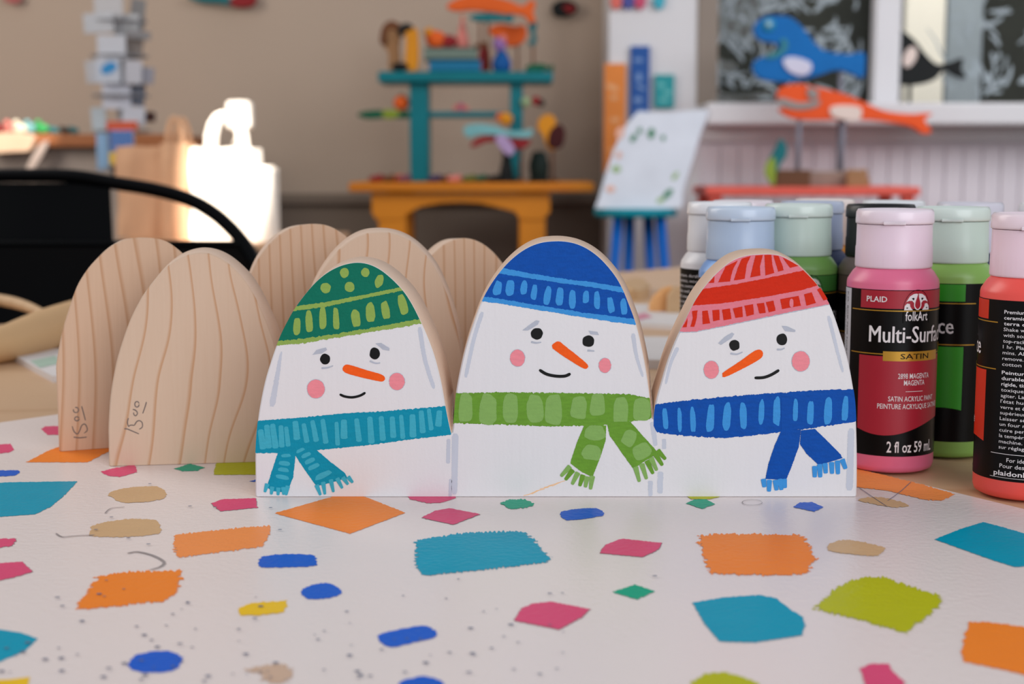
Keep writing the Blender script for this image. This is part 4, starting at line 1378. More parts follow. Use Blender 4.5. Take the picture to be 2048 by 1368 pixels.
def sit(parts, z):
    """lower or lift builders so that the lowest vertex rests on height z"""
    out = []
    bl = []
    for pn, fn in parts:
        mb = MB(); fn(mb); bl.append((pn, mb))
    dz = z - min(v[2] for _, mb in bl for v in mb.v)
    for pn, mb in bl:
        mb.v = [(v[0], v[1], v[2] + dz) for v in mb.v]
        out.append((pn, (lambda m_: (lambda t: (t.v.extend(m_.v), t.f.extend(m_.f), t.m.extend(m_.m), t.sm.extend(m_.sm), t.mats.extend(m_.mats))))(mb)))
    return out
c_or, c_yl, c_rd, c_pk, c_bl, c_dk, c_gn, c_lb = M('toy_orange', (222, 96, 36)), M('toy_amber', (214, 140, 34)), M('toy_dark_red', (140, 36, 40)), M('toy_pink', (216, 130, 120)), M('toy_blue', (20, 84, 150)), M('toy_black', (24, 26, 26)), M('toy_green', (24, 92, 66)), M('toy_light_blue', (120, 176, 180))
c_br, c_pu, c_te, c_tan = M('toy_brown', (110, 66, 40)), M('toy_purple', (150, 110, 170)), M('toy_teal', (30, 110, 116)), M('toy_tan', (170, 128, 90))
def s(px, py, r, Y, m, sq=(1, .7, 1)):
    return lambda mb: mb.sphere(at(px, py, Y), r, m, sq=sq)
def cu(pts, Y, th, m): return lambda mb: cut(mb, pts, Y, th, m)
def seq(*f):
    def g(mb):
        for x in f: x(mb)
    return g
# on the top board
toy('wooden_giraffe', 'amber long-necked wooden figure standing at the left end of the teal shelf', sit([('body', cu([(811, 146), (812, 90), (808, 70), (818, 62), (832, 66), (836, 80), (835, 146)], YS, .03, c_yl)), ('mane', cu([(800, 60), (812, 55), (822, 58), (826, 66), (812, 72), (802, 82), (795, 75)], YS - .003, .036, c_dk))], ZS), cat='figurine')
toy('wooden_lion', 'tan lion figure with dark mane left of the amber figure on the teal shelf', sit([('body', cu([(778, 146), (776, 110), (765, 96), (762, 70), (775, 50), (795, 52), (802, 72), (798, 100), (800, 146)], YS + .05, .03, c_tan)), ('mane', cu([(760, 90), (764, 60), (780, 46), (798, 52), (796, 66), (780, 62), (772, 76), (774, 95)], YS + .045, .04, c_br))], ZS), cat='figurine')
toy('wooden_beetle', 'small black wooden figure at the front left end of the teal shelf', sit([('body', s(800, 140, .014, YS - .005, c_dk, (1.8, .8, 1)))], ZS), cat='figurine')
toy('wooden_fox', 'orange squat figure lying on the books', sit([('body', s(872, 75, .026, YS + .05, c_or, (1.2, .7, 1))), ('head', s(858, 62, .016, YS + .05, c_yl))], ZK), cat='figurine')
toy('wooden_bird', 'dark red round figure on the books beside the pink cone', sit([('body', s(897, 78, .022, YS + .05, c_rd, (1.2, .7, .9))), ('beak', s(880, 76, .008, YS + .04, c_or))], ZK), cat='figurine')
toy('wooden_cone', 'pink pointed wooden cone standing on the books', sit([('body', lambda mb: mb.lathe([(.020, 0), (.018, .03), (.010, .06), (.004, .088), (.001, .092)], c_pk, c=at(925, 85, YS + .06), n=20)), ('tip', lambda mb: mb.sphere(at(925, 85, YS + .06) + Vector((0, 0, .092)), .005, c_or))], ZK), cat='figurine')
toy('wooden_owl', 'dark red figure standing right of the books on the teal shelf', sit([('body', cu([(958, 140), (957, 110), (962, 92), (975, 90), (980, 105), (979, 140)], YS + .05, .03, c_rd)), ('head', s(968, 90, .012, YS + .06, c_br))], ZS), cat='figurine')
toy('blue_vase', 'blue wooden vase with a purple flower head at the right of the teal shelf', sit([('vase', lambda mb: mb.lathe([(.020, 0), (.028, .012), (.029, .032), (.020, .050), (.014, .058), (.016, .064)], c_bl, c=at(1003, 141, YS + .05), n=24)), ('flower', lambda mb: (mb.sphere(at(1003, 141, YS + .05) + Vector((-.006, 0, .084)), .020, c_pu, sq=(1, .7, 1.1)), mb.sphere(at(1003, 141, YS + .05) + Vector((.004, 0, .100)), .012, c_pk)))], ZS), cat='vase')
toy('wooden_fish', 'small dark green fish lying at the right end of the teal shelf', sit([('body', cu([(1050, 150), (1062, 142), (1085, 141), (1098, 147), (1106, 142), (1106, 156), (1096, 152), (1075, 157), (1058, 157)], YS, .05, c_gn))], ZS), 'wooden fish', 'fish figure')
def stand(px, z0, py, Y, br=.018): 
    def g(mb):
        p = at(px, py, Y); mb.tube([(p.x, Y + .01, z0), (p.x, Y + .01, p.z)], .0035, c_br, 8)
        mb.lathe([(br, z0), (br, z0 + .008), (.004, z0 + .010)], c_br, c=(p.x, Y + .01, 0), n=16)
    return g
toy('wooden_fish', 'large orange fish raised highest above the teal shelf', [('body', cu([(893, 14), (905, 2), (935, -8), (980, -8), (1020, 2), (1045, 12), (1064, -2), (1071, 10), (1066, 24), (1071, 42), (1060, 46), (1046, 30), (1015, 28), (985, 24), (945, 20), (912, 22)], YS + .04, .025, c_or)), ('stand', stand(975, ZS, 20, YS + .035, .008))], 'wooden fish', 'fish figure')
toy('wooden_fish', 'slim teal-grey fish just below the large orange fish', [('body', cu([(938, 34), (955, 27), (985, 26), (1010, 30), (1026, 28), (1024, 44), (1008, 42), (980, 43), (952, 42)], YS + .005, .02, c_te)), ('stand', stand(960, ZK, 44, YS + .002))], 'wooden fish', 'fish figure')
toy('wooden_fish', 'plump orange fish above the blue vase', [('body', cu([(978, 64), (985, 52), (1005, 48), (1030, 52), (1048, 50), (1054, 66), (1046, 84), (1030, 92), (1018, 92), (1000, 80)], YS + .10, .025, c_or)), ('stand', stand(1035, ZS, 90, YS + .11))], 'wooden fish', 'fish figure')
toy('wooden_seahorse', 'small teal curled figure at the right above the teal shelf', [('body', cu([(1058, 48), (1068, 42), (1075, 50), (1070, 62), (1074, 78), (1066, 92), (1056, 86), (1064, 76), (1060, 62)], YS + .10, .02, c_te)), ('stand', stand(1066, ZS, 90, YS + .10))], cat='figurine')
# middle level
def plank(px0, px1, py, Y, m): return lambda mb: pbox(mb, px0, py - 4, px1, py + 4, Y, .05, m, .002)
toy('wooden_crocodile', 'dark green flat figure with lime tail sticking out left of the teal post', [('body', cu([(714, 230), (730, 222), (760, 220), (772, 224), (822, 222), (822, 236), (770, 236), (735, 238)], YS + .02, .02, c_gn)), ('tail', cu([(766, 221), (790, 220), (800, 226), (790, 236), (768, 236)], YS + .017, .026, M('toy_lime', (130, 150, 50))))], cat='figurine')
toy('wooden_pumpkin', 'orange round figure perched on the green figure beside the left teal post', [('body', s(803, 206, .024, YS + .03, c_or, (1, .8, .95))), ('stem', s(803, 190, .005, YS + .03, c_gn))], cat='figurine')
toy('wooden_flower', 'small pink flower lying on the middle teal board', sit([('flower', seq(s(912, 213, .010, YS + .05, c_pk), s(922, 210, .011, YS + .05, M('toy_rose', (190, 90, 120))), s(932, 214, .010, YS + .05, c_pk)))], zM), cat='figurine')
toy('wooden_fish', 'light blue and red fish raised in front of the right teal post', [('back', cu([(926, 262), (935, 250), (960, 247), (990, 252), (1020, 262), (1045, 262), (1064, 258), (1062, 274), (1040, 276), (1005, 272), (960, 270), (938, 276)], YS - .115, .02, c_lb)), ('belly', cu([(940, 292), (955, 276), (985, 270), (1010, 275), (1040, 277), (1062, 280), (1050, 296), (1030, 298), (1005, 286), (975, 284), (950, 294)], YS - .11, .014, c_rd)), ('stand', stand(1042, ZT, 284, YS - .112, .012))], 'wooden fish', 'fish figure')
toy('wooden_butterfly', 'lilac folded figure hanging below the light blue fish', [('body', cu([(990, 278), (1005, 270), (1020, 282), (1030, 300), (1020, 312), (1005, 302)], YS - .128, .010, M('toy_lilac', (176, 150, 190))))], cat='figurine')
toy('wooden_parrot', 'orange-yellow figure perched above the right teal post', [('body', seq(s(1012, 238, .020, YS - .02, c_yl), s(1000, 234, .012, YS - .02, c_or)))], cat='figurine')
toy('wooden_toucan', 'amber and dark red rooster figure standing right of the teal shelf', [('body', cu([(1080, 236), (1098, 228), (1112, 240), (1110, 262), (1122, 282), (1110, 300), (1095, 296), (1085, 270), (1075, 255)], YS - .03, .025, c_yl)), ('tail', cu([(1100, 262), (1118, 248), (1130, 262), (1126, 290), (1112, 298), (1096, 290)], YS - .034, .032, M('toy_maroon', (66, 22, 24)))), ('stand', stand(1105, ZT, 295, YS - .03))], cat='figurine')
toy('wooden_ladybird', 'red and cream round figure at the upper right of the teal post', [('body', seq(s(1052, 204, .015, YS - .01, M('toy_sage', (150, 170, 130))), s(1072, 202, .014, YS - .01, c_rd), s(1082, 206, .011, YS - .01, c_dk)))], cat='figurine')
toy('black_vase', 'black slim vase on the yellow table under the light blue fish', sit([('body', lambda mb: mb.lathe([(.022, 0), (.020, .03), (.014, .06), (.012, .085), (.016, .095)], c_dk, c=at(1013, 350, YS - .07), n=20)), ('foot', lambda mb: mb.lathe([(.034, 0), (.034, .012), (.02, .014)], c_dk, c=at(1013, 350, YS - .07), n=20))], ZT), cat='vase')
toy('black_vase', 'dark green-black squat vase at the right on the yellow table', sit([('body', lambda mb: mb.lathe([(.020, 0), (.028, .02), (.030, .05), (.022, .080), (.014, .090)], M('toy_blackgreen', (20, 34, 30)), c=at(1078, 350, YS - .05), n=20)), ('foot', lambda mb: mb.lathe([(.030, 0), (.030, .010), (.02, .012)], c_dk, c=at(1078, 350, YS - .05), n=20))], ZT), cat='vase')
low = [(752, c_rd, 'dark red'), (776, c_br, 'brown'), (792, c_or, 'orange'), (808, M('toy_mauve', (120, 70, 90)), 'mauve'), (868, M('toy_indigo', (60, 50, 90)), 'indigo'), (890, c_br, 'second brown'), (908, c_pk, 'pink'), (938, M('toy_olive', (100, 110, 50)), 'olive'), (960, c_gn, 'dark green'), (985, c_dk, 'black')]
for i, (x, m_, cn) in enumerate(low):
    toy('wooden_animal', cn + ' little wooden animal on the yellow table below the teal shelf', sit([('body', lambda mb: mb.sphere(at(x, 352, YT + .06 + .01 * (i % 3)), .013, m_, sq=(1.7, 1, .75))), ('head', lambda mb: mb.sphere(at(x + 9, 348, YT + .055 + .01 * (i % 3)), .008, m_))], ZT), 'little animals on the yellow table', 'figurine')
# ---- things on the wall
toy('wall_fish', 'dark teal and red fish hanging on the beige wall, cut by the top edge', [('body', cu([(375, -6), (400, -14), (440, -10), (470, -4), (500, -12), (503, 4), (470, 12), (440, 6), (400, 4)], YW - .04, .02, c_te)), ('tail', cu([(460, 0), (485, -14), (510, -10), (505, 10), (480, 14), (462, 10)], YW - .045, .03, c_rd))], cat='wall ornament')
toy('wall_bird', 'small black and red bird hanging on the wall right of the teal shelf', [('body', cu([(1104, 12), (1115, 2), (1135, 0), (1152, 8), (1154, 22), (1135, 32), (1115, 34), (1106, 26)], YW - .04, .02, c_dk)), ('wing', cu([(1125, 12), (1145, 10), (1150, 20), (1138, 26)], YW - .044, .02, c_rd))], cat='wall ornament')
toy('wall_heart', 'dusty pink ornament on the wall at the top left corner', [('body', cu([(5, -12), (25, -16), (42, -8), (36, 4), (22, 6), (8, 0)], YW - .04, .02, M('toy_dusty_rose', (180, 100, 100))))], cat='wall ornament')
# ---- boards on the white pier
YP = YR - .016
def sign(x0, y0, x1, y1, col, label, inkc, dab_):
    r = root_at('painted_board', (x0 + x1) / 2, y1, YP, label, 'board', 'painted boards on the white wall')
    b = MB(); pbox(b, x0, y0, x1, y1, YP, .014, M('board_%d_%d_%d' % col, col), .002); into(b, 'panel', r)
    for q in dab_:
        b = MB()
        P = [at(x, y, YP) for x, y in ellipse(*q)]
        b.poly([(p.x, YP - .001, p.z) for p in P], M('ink_%d_%d_%d' % inkc, inkc))
        into(b, 'painted_mark', r)
sign(1207, 127, 1252, 345, (226, 136, 66), 'tall orange board on the white wall, leftmost of three', (232, 170, 120), [(1225, 175, 13, 6, .4), (1228, 195, 8, 5, 0), (1230, 240, 10, 5, 0), (1226, 300, 9, 5, 0)])
sign(1260, 92, 1300, 243, (44, 88, 158), 'tall blue board with pale writing marks on the white wall, middle of three', (120, 150, 196), [(1277, 120, 10, 4, 0), (1278, 155, 6, 9, 0), (1282, 175, 10, 4, .5), (1276, 200, 9, 6, 0), (1282, 222, 10, 4, 0)])
sign(1309, 149, 1349, 216, (50, 154, 160), 'small teal board on the white wall, rightmost of three', (110, 190, 190), [(1322, 170, 7, 5, 0), (1335, 185, 8, 5, 0), (1328, 200, 10, 4, 0)])
for x, c, cn in ((1232, (216, 110, 100), 'coral'), (1256, (80, 84, 150), 'indigo'), (1280, (196, 80, 110), 'rose'), (1318, (70, 170, 190), 'aqua')):
    toy('pinned_ornament', cn + ' ornament pinned at the top of the white wall', [('body', cu([(x - 11, -4), (x, -12), (x + 12, -6), (x + 10, 12), (x, 19), (x - 9, 12)], YP, .014, M('orn_%d_%d_%d' % c, c))), ('ribbon', lambda mb: mb.tube([at(x, -8, YP + .005), at(x, -40, YP + .005)], .0015, c_dk, 6))], 'ornaments pinned on the white wall', 'ornament')
# ---- stool with the leafy canvas
Mstb = M('stool_blue', (22, 96, 182), .4)
Mstt = M('stool_teal', (16, 142, 160), .4)
YO = 3.95
st = root_at('stool', 1278, 426, YO + .12, 'small stool with teal seat and blue legs carrying the leafy canvas', 'stool', z=0)
a0, z0, a1, z1 = pxrect(1193, 418, 1364, 436, YO)
xs_, rs = (a0 + a1) / 2, (a1 - a0) / 2
b = MB(); b.lathe([(rs * .92, z0), (rs, z0 + .004), (rs, z1 - .006), (rs * .97, z1)], Mstt, c=(xs_, YO + rs, 0), n=40); into(b, 'seat', st)
for dx, dy, fx in ((-.45, -.5, -.75), (.55, -.45, .9), (-.1, .5, -.15), (.35, .5, .6), ):
    b = MB(); b.tube([(xs_ + rs * dx, YO + rs + rs * dy, z0), (xs_ + rs * fx * 1.25, YO + rs + rs * dy * 1.3, 0)], [.0155, .013], Mstb, 14); into(b, 'leg', st)
Mcv = M('canvas_white', (214, 218, 228)); Mcs = M('canvas_shaded_side', (176, 168, 190))
cv = root_at('leafy_canvas', 1300, 421, YO + .1, 'white canvas bag with green leaf print slumped on the blue-legged stool', 'canvas bag', z=z1)
def back_tilt(pts, Y, k=.25):
    out = []
    for x, y in pts:
        p = at(x, y, Y); zz = max(p.z, z1)
        out.append((p.x, Y + (zz - z1) * k, zz))
    return out
b = MB()
fr = spline([(1193, 421), (1200, 390), (1222, 320), (1248, 262), (1275, 226), (1290, 222), (1350, 222), (1418, 217), (1420, 230), (1404, 270), (1385, 330), (1366, 385), (1358, 421), (1300, 421), (1240, 421)], 3)
Pf = back_tilt(fr, YO + .05)
n_ = len(Pf)
f0 = b.add(Pf); f1 = b.add([(x + .012, y + .055, z) for x, y, z in Pf])
for t in tessellate_polygon([[Vector((p[0], p[2], 0)) for p in Pf]]):
    b.face([f0 + i for i in t[::-1]], Mcv); b.face([f1 + i for i in t], Mcv)
for i in range(n_):
    j = (i + 1) % n_
    b.face([f0 + i, f0 + j, f1 + j, f1 + i], Mcs if 1360 < 0 else Mcv, True)
into(b, 'bag', cv)
b = MB()
Mlf = M('leaf_print', (70, 132, 98)); Mlp = M('leaf_print_pale', (150, 180, 120)); Mpe = M('peach_print', (226, 178, 160))
for e, m_ in (((1306, 266, 7, 11, .2), Mlf), ((1270, 275, 10, 5, -.9), Mlf), ((1283, 260, 5, 6, 0), Mlf), ((1330, 275, 4, 6, 0), Mlf), ((1234, 338, 9, 7, 0), Mlp), ((1243, 265, 8, 13, .3), Mpe), ((1222, 378, 9, 7, 0), Mpe), ((1336, 388, 14, 6, -.8), Mlf), ((1322, 400, 9, 5, -.4), Mlp), ((1352, 352, 4, 10, .6), Mlp), ((1240, 310, 5, 8, .3), Mpe)):
    b = MB(); q = back_tilt(ellipse(*e), YO + .05)
    b.poly([(x, y - .002, z) for x, y, z in q], m_)
    into(b, 'printed_leaf', cv)
# ---- coral table with fish on rods
Mcor = M('coral_paint', (226, 96, 82), .5)
YM = 4.02
ct = root_at('coral_table', 1630, 385, YM + .1, 'coral red narrow table under the window holding the fish on rods', 'table', z=0)
a0, z0, a1, z1 = pxrect(1412, 374, 1842, 392, YM)
ZC = z1
b = MB(); b.box(((a0 + a1) / 2, YM + .15, (z0 + z1) / 2), (a1 - a0, .30, z1 - z0), Mcor, bev=.005); into(b, 'tabletop', ct)
for xx in (a0 + .03, a1 - .03):
    for yy in (YM + .03, YM + .27):
        b = MB(); b.box((xx, yy, z0 / 2), (.035, .035, z0), Mcor, bev=.004); into(b, 'leg', ct)
b = MB()
a, _, c, _ = pxrect(1560, 340, 1735, 375, YM + .05)
Mbr = M('brown_block', (104, 70, 50)); Mtan2 = M('tan_block', (160, 118, 84))
p1_, p2_ = at(1597, 300, YM + .10), at(1685, 300, YM + .10)
ofs = YM + .10
toy('wooden_fish', 'orange fish with white patch and grey mouth on two rods under the window', sit([
    ('base', lambda mb: (mb.box(((a + c) / 2, YM + .10, ZC + .022), (c - a, .07, .044), M('grey_brown_block', (150, 128, 116)), bev=.003))),
    ('rod', lambda mb: mb.tube([(p1_.x, ofs, ZC + .03), (p1_.x, ofs, at(0, 235, ofs).z)], .0065, M('grey_rod', (128, 128, 140)), 10)),
    ('rod', lambda mb: mb.tube([(p2_.x, ofs, ZC + .03), (p2_.x, ofs, at(0, 240, ofs).z)], .0065, M('grey_rod', (128, 128, 140)), 10)),
    ('body', lambda mb: cut(mb, [(1556, 186), (1568, 172), (1600, 168), (1622, 172), (1650, 178), (1690, 188), (1730, 205), (1770, 222), (1820, 228), (1850, 226), (1866, 228), (1850, 240), (1864, 262), (1848, 268), (1826, 254), (1790, 246), (1740, 240), (1680, 240), (1620, 240), (1585, 236), (1560, 222), (1566, 215), (1600, 212), (1560, 205)], YM + .085, .028, M('fish_orange', (232, 88, 40)))),
    ('mouth', lambda mb: cut(mb, [(1554, 200), (1566, 195), (1600, 205), (1640, 200), (1634, 214), (1600, 220), (1566, 214)], YM + .080, .008, M('fish_grey', (150, 140, 136)))),
    ('eye', lambda mb: cut(mb, [(1616, 176), (1632, 178), (1638, 192), (1626, 200), (1616, 192)], YM + .078, .012, M('fish_grey', (150, 140, 136)))),
    ('patch', lambda mb: cut(mb, [(1662, 214), (1690, 210), (1720, 214), (1724, 228), (1716, 242), (1690, 240), (1664, 232)], YM + .078, .012, M('patch_white', (226, 206, 196))))], ZC), 'wooden fish', 'fish figure')
sr = at(1640, 160, YM + .16); sx_ = sr.x
toy('wooden_fish', 'big blue open-mouthed fish with white patch in front of the window', sit([
    ('body', lambda mb: cut(mb, [(1508, 60), (1516, 42), (1535, 32), (1570, 32), (1590, 40), (1612, 62), (1636, 92), (1660, 104), (1700, 108), (1728, 104), (1731, 130), (1726, 156), (1700, 146), (1672, 140), (1640, 150), (1600, 160), (1555, 164), (1520, 156), (1507, 140), (1510, 122), (1530, 112), (1552, 104), (1560, 94), (1550, 86), (1520, 80)], YM + .15, .03, M('fish_blue', (16, 104, 176)))),
    ('jaw', lambda mb: cut(mb, [(1530, 112), (1552, 103), (1566, 92), (1560, 80), (1572, 78), (1576, 96), (1560, 112), (1540, 118)], YM + .145, .01, M('fish_teal', (60, 130, 140)))),
    ('eye', lambda mb: (mb.sphere(at(1538, 50, YM + .148), .019, M('fish_light_teal', (44, 140, 176)), sq=(1, .4, 1)), mb.sphere(at(1538, 48, YM + .140), .008, M('fish_eye', (170, 190, 200)), sq=(1, .5, 1)))),
    ('patch', lambda mb: cut(mb, [(1566, 124), (1576, 114), (1600, 116), (1622, 126), (1622, 142), (1606, 152), (1580, 144)], YM + .143, .01, M('patch_lilac', (206, 206, 226)))),
    ('rod', lambda mb: mb.tube([(p2_.x + .004, YM + .165, ZC + .01), (p2_.x + .004, YM + .165, sr.z + .03)], .0065, M('grey_rod', (128, 128, 140)), 10)),
    ('base', lambda mb: mb.box((p2_.x + .03, YM + .175, ZC + .012), (.13, .05, .024), Mtan2, bev=.003))], ZC), 'wooden fish', 'fish figure')
toy('brown_wood_block', 'dark brown wood block beside the parrot-green figure on the coral table', sit([('block', lambda mb: pbox(mb, 1548, 340, 1622, 374, YM + .02, .025, Mbr))], ZC), cat='wood block')
toy('brown_wood_block', 'tan wood block at the right end of the fish stand', sit([('block', lambda mb: pbox(mb, 1694, 343, 1736, 378, YM + .02, .025, Mtan2))], ZC), cat='wood block')
toy('wooden_parrot', 'teal and lime upright bird figure at the left on the coral table', sit([('body', cu([(1545, 374), (1532, 350), (1538, 325), (1552, 300), (1562, 282), (1574, 298), (1572, 318), (1560, 335), (1552, 374)], YM + .02, .022, c_te)), ('belly', cu([(1545, 374), (1530, 352), (1534, 330), (1548, 318), (1552, 340), (1550, 372)], YM + .016, .008, M('toy_lime2', (140, 160, 60))))], ZC), cat='figurine')
# black orca beyond the mullion
toy('wooden_orca', 'black fish with white spot standing in the window behind the white mullion', sit([
    ('body', lambda mb: cut(mb, [(1775, 160), (1776, 100), (1790, 66), (1806, 62), (1830, 80), (1852, 108), (1875, 128), (1900, 124), (1926, 116), (1924, 138), (1934, 156), (1912, 152), (1890, 140), (1868, 160), (1830, 170), (1795, 168)], YR + .060, .02, c_dk)),
    ('spot', lambda mb: cut(mb, [(1806, 118), (1812, 102), (1824, 92), (1834, 100), (1832, 118), (1818, 134), (1808, 130)], YR + .056, .006, M('patch_white', (226, 206, 196)))),
    ('support', lambda mb: mb.tube([(at(1820, 160, YR + .07).x, YR + .072, sillz + .003), (at(1820, 160, YR + .07).x, YR + .072, at(1820, 160, YR + .07).z)], .006, c_dk, 8))], sillz + .0025), cat='fish figure')

# ---- left: counter, card rack, bags
Mctr = wood('counter_wood', (168, 104, 62), (140, 84, 48), (130, 78, 46), 'Y', 10, 2.0, .5)
Mgr = M('grey_beige_front', (160, 146, 136))
YL = 4.28
cr_ = root_at('counter', 150, 300, YL + .15, 'wooden-topped display counter along the wall at the left', 'counter', z=0)
a0, z0, a1, z1 = pxrect(-260, 268, 352, 294, YL)
ZL = z1
b = MB(); b.box(((a0 + a1) / 2, YL + .19, (z0 + z1) / 2), (a1 - a0, .40, z1 - z0), Mctr, bev=.005); into(b, 'worktop', cr_)
b = MB(); b.box(((a0 + a1) / 2, YL + .21, z0 / 2), (a1 - a0 - .04, .34, z0), Mgr, bev=.004); into(b, 'cabinet', cr_)
for i, (x, m_, cn) in enumerate([(-8, c_rd, 'dark red'), (22, c_pk, 'pink'), (40, M('toy_cream', (236, 224, 200)), 'cream'), (62, c_lb, 'light blue'), (84, M('toy_bright_green', (60, 160, 90)), 'bright green'), (108, c_te, 'teal'), (130, c_dk, 'black'), (148, c_te, 'dark teal')]):
    toy('wooden_animal', cn + ' wooden animal standing on the counter at the left', sit([('body', lambda mb: mb.sphere(at(x, 255, YL + .06 + .012 * (i % 2)), .018 if i < 5 else .012, m_, sq=(1.2, .8, .9))), ('head', lambda mb: mb.sphere(at(x - 8, 243 if i < 5 else 250, YL + .055 + .012 * (i % 2)), .010 if i < 5 else .007, m_))], ZL), 'wooden animals on the counter', 'figurine')
toy('wooden_tray', 'pale wooden tray leaning below the bright figures at the far left', [('board', cu([(-30, 270), (60, 268), (60, 300), (30, 304), (-30, 304)], YL - .04, .03, M('pale_tray', (226, 190, 160)))), ('strut', cu([(78, 290), (96, 288), (62, 348), (46, 350)], YL - .03, .012, M('pale_strut', (200, 180, 168))))], cat='tray')
# card spinner
YK = 3.75
Mrk = M('rack_grey', (140, 140, 144), .4)
rk = root_at('card_rack', 240, 330, YK + .05, 'tall grey card rack at the left crowded with pale cards', 'card rack', z=0)
xk = at(240, 200, YK + .05).x
b = MB(); b.tube([(xk, YK + .06, 0.01), (xk, YK + .06, 1.75)], .012, Mrk, 12); into(b, 'pole', rk)
b = MB(); b.lathe([(.16, 0), (.16, .012), (.03, .03)], Mrk, c=(xk, YK + .06, 0), n=32); into(b, 'base', rk)
for k, yy in enumerate((40, 110, 190, 262, 336)):
    z = at(0, yy, YK).z
    b = MB(); b.lathe([(.055, z - .004), (.075, z), (.075, z + .003), (.055, z)], Mrk, c=(xk, YK + .06, 0), n=24, close=False)
    b.tube([(xk - .075, YK + .06, z), (xk + .075, YK + .06, z)], .003, Mrk, 6)
    into(b, 'pocket_ring', rk)
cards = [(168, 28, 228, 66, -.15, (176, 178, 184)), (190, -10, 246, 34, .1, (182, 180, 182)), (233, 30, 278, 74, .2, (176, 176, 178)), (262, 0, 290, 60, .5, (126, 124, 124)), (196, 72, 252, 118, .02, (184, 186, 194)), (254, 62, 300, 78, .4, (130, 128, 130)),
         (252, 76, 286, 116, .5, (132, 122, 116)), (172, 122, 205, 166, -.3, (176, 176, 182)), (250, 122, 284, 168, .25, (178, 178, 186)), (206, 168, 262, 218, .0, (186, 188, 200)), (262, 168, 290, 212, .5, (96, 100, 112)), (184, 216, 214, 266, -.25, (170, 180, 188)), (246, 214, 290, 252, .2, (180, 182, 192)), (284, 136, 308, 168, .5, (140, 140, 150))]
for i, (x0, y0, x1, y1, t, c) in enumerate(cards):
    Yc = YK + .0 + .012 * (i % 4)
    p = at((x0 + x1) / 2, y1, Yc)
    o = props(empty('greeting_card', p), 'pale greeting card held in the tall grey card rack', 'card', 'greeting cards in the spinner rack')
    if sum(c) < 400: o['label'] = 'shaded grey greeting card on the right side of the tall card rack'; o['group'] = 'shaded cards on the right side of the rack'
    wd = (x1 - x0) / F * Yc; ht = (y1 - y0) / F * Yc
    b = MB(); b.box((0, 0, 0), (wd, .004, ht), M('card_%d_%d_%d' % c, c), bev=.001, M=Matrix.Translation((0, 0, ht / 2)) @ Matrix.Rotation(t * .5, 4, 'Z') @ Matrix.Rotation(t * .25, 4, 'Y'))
    b.build('sheet', o)
o = props(empty('greeting_card', at(216, 166, YK - .012)), 'greeting card with a blue picture in the middle of the rack', 'card', 'greeting cards in the spinner rack')
wd, ht = 50 / F * YK, 46 / F * YK
b = MB(); b.box((0, 0, ht / 2), (wd, .004, ht), M('card_pale', (178, 184, 196)), bev=.001); b.build('sheet', o)
b = MB(); b.poly([(x, -.003, z) for x, z in ellipse(.004, ht * .62, wd * .34, ht * .22, .5)], M('picture_blue', (50, 130, 186))); b.build('picture', o)
def tilebook(x0, y0, x1, y1, Y, c, label):
    o = props(empty('notebook', at((x0 + x1) / 2, y1, Y)), label, 'notebook', 'notebooks low in the card rack')
    wd = (x1 - x0) / F * Y; ht = (y1 - y0) / F * Y
    b = MB(); b.box((0, 0, ht / 2), (wd, .012, ht), M('nb_%d_%d_%d' % c, c), bev=.002); b.build('cover', o)
    b = MB(); b.box((.001, .001, ht / 2), (wd - .001, .007, ht + .0015), M('book_pages', (214, 206, 190))); b.build('pages', o)
tilebook(214, 243, 276, 262, YK - .01, (190, 84, 60), 'rust red notebook low in the card rack')
tilebook(222, 262, 268, 304, YK - .02, (84, 116, 172), 'blue notebook under the rust red one in the card rack')
tilebook(220, 305, 262, 330, YK - .03, (208, 172, 64), 'yellow notebook lowest in the card rack')
tilebook(224, 330, 250, 352, YK - .03, (26, 28, 30), 'black notebook beneath the yellow one in the card rack')
tilebook(196, 268, 220, 340, YK - .0, (136, 170, 204), 'tall pale blue notebook at the left foot of the card rack')
tilebook(284, 224, 312, 244, YK + .02, (70, 44, 40), 'small dark brown notebook at the right of the card rack')
# bags on a light wood table
Mkr = mat('kraft_paper', (206, 160, 124), .75, .04, (20, 20, 20), .3, 40)
Mkl = mat('sunlit_paper', (236, 226, 214), .75, .02, (20, 20, 20), .2, 40)  # sun's whitening put into the paper colour; carton and bottle share it
YB = 3.12
lt = root_at('bag_table', 420, 500, YB + .2, 'light wooden table behind the black chair carrying the paper bags', 'table', z=0)
a0, z0, a1, z1 = pxrect(190, 488, 640, 506, YB - .16)
ZB = z1
Mlt = wood('light_bag_table', (196, 156, 122), (180, 138, 104), (170, 130, 98), 'Y', 10, 2.0, .5)
b = MB(); b.box(((a0 + a1) / 2, YB + .11, (z0 + z1) / 2), (a1 - a0, .54, z1 - z0), Mlt, bev=.004); into(b, 'tabletop', lt)
for xx in (a0 + .03, a1 - .03):
    for yy in (YB - .08, YB + .34):
        b = MB(); b.box((xx, yy, z0 / 2), (.04, .04, z0), Mlt, bev=.004); into(b, 'leg', lt)
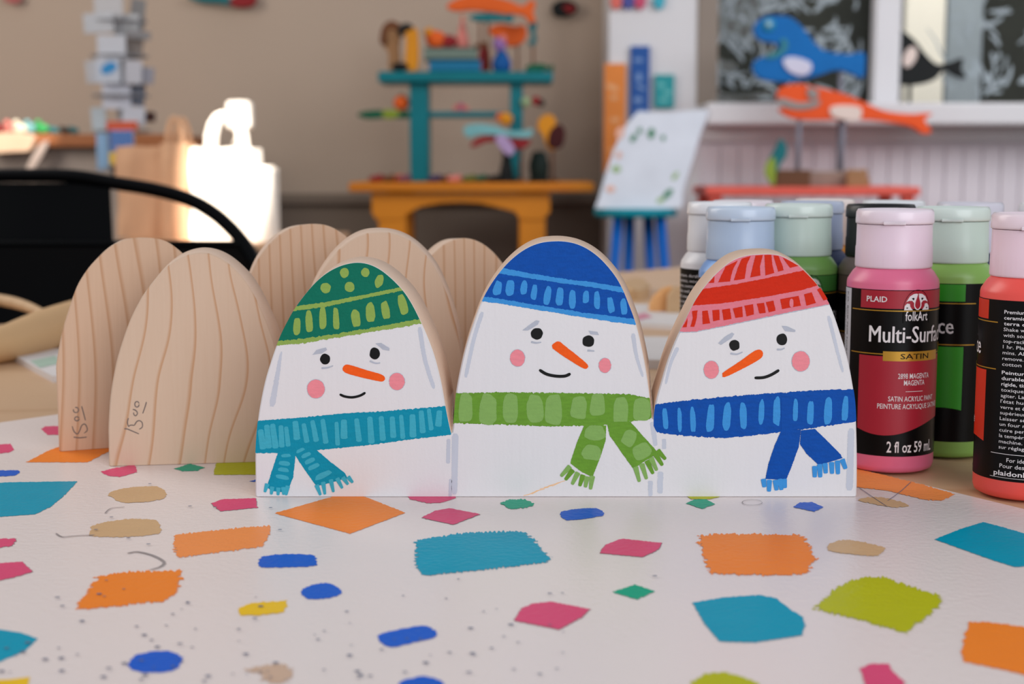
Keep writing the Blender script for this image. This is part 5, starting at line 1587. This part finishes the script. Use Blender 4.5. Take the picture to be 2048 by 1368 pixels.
def bag(px0, px1, pyt, Y, dep, m, label, handle=None, folds=5):
    a, c = at(px0, pyt, Y).x, at(px1, pyt, Y).x
    ht = at(px0, pyt, Y).z - ZB
    r = props(empty('paper_bag', ((a + c) / 2, Y + dep / 2, ZB)), label, 'paper bag', 'paper bags on the light wood table')
    wd = c - a
    b = MB(); N = 10
    ring = []
    for zi in range(7):
        z = ht * zi / 6
        pts = []
        k = 1 + .03 * math.sin(zi * 1.7)
        dk = 1 - .25 * (zi / 6)
        for i in range(4 * N):
            s_, u = divmod(i, N); u /= N
            x, y = [(-1 + 2 * u, -1), (1, -1 + 2 * u), (1 - 2 * u, 1), (-1, 1 - 2 * u)][s_]
            pin = 1 - .25 * (zi / 6) * (1 - abs(y)) if abs(x) == 1 else 1
            nx = noise.noise((x * 2 + px0, y * 2, z * 9)) * .006
            pts.append((x * wd / 2 * k * pin + nx, y * dep / 2 * dk + nx, z + (noise.noise((x * 3, y, px0)) * .004 if zi == 6 else 0)))
        ring.append(b.add(pts))
    n = 4 * N
    for zi in range(6):
        for i in range(n):
            j = (i + 1) % n
            b.face([ring[zi] + i, ring[zi] + j, ring[zi + 1] + j, ring[zi + 1] + i], m)
            b.face([ring[zi + 1] + i, ring[zi + 1] + j, ring[zi] + j, ring[zi] + i], m)
    b.face([ring[0] + i for i in range(n)], m)
    b.build('bag_body', r)
    if handle:
        for dy in (-.3, .3):
            b = MB(); hp_ = [(-.26 * wd, dy * dep, ht * .9)] + [(-.26 * wd * math.cos(t / 8 * math.pi), dy * dep, ht + handle * math.sin(t / 8 * math.pi)) for t in range(9)] + [(.26 * wd, dy * dep, ht * .9)]
            b.tube(hp_, .006, m, 8); b.build('handle', r)
    return r
bag(228, 330, 292, YB + .10, .14, Mkr, 'brown kraft paper bag in shade, leftmost behind the chair', .0)
bag(316, 374, 286, YB + .03, .12, Mkr, 'brown kraft paper bag with a loop handle, middle of the bags', .055)
bag(376, 505, 296, YB - .02, .15, Mkl, 'bright sunlit pale paper bag with a loop handle right of the brown ones', .075)
toy('cardboard_box', 'small sunlit carton standing at the right of the bright bag', sit([('carton', lambda mb: pbox(mb, 466, 322, 546, 470, YB - .105, .07, Mkl, .002)), ('flap', lambda mb: pbox(mb, 470, 316, 540, 323, YB - .10, .06, Mkl, .001))], ZB), cat='box')
p_ = at(456, 256, YB + .03)
toy('white_bottle', 'sunlit white pump bottle rising behind the bright bag', [('bottle', lambda mb: mb.lathe([(.026, ZB), (.029, ZB + .01), (.029, p_.z - .05), (.012, p_.z - .02), (.010, p_.z)], Mkl, c=(p_.x, YB + .17, 0), n=24)), ('cap', lambda mb: mb.box((p_.x, YB + .17, p_.z + .032), (.058, .05, .066), Mkl, bev=.010))], cat='bottle')
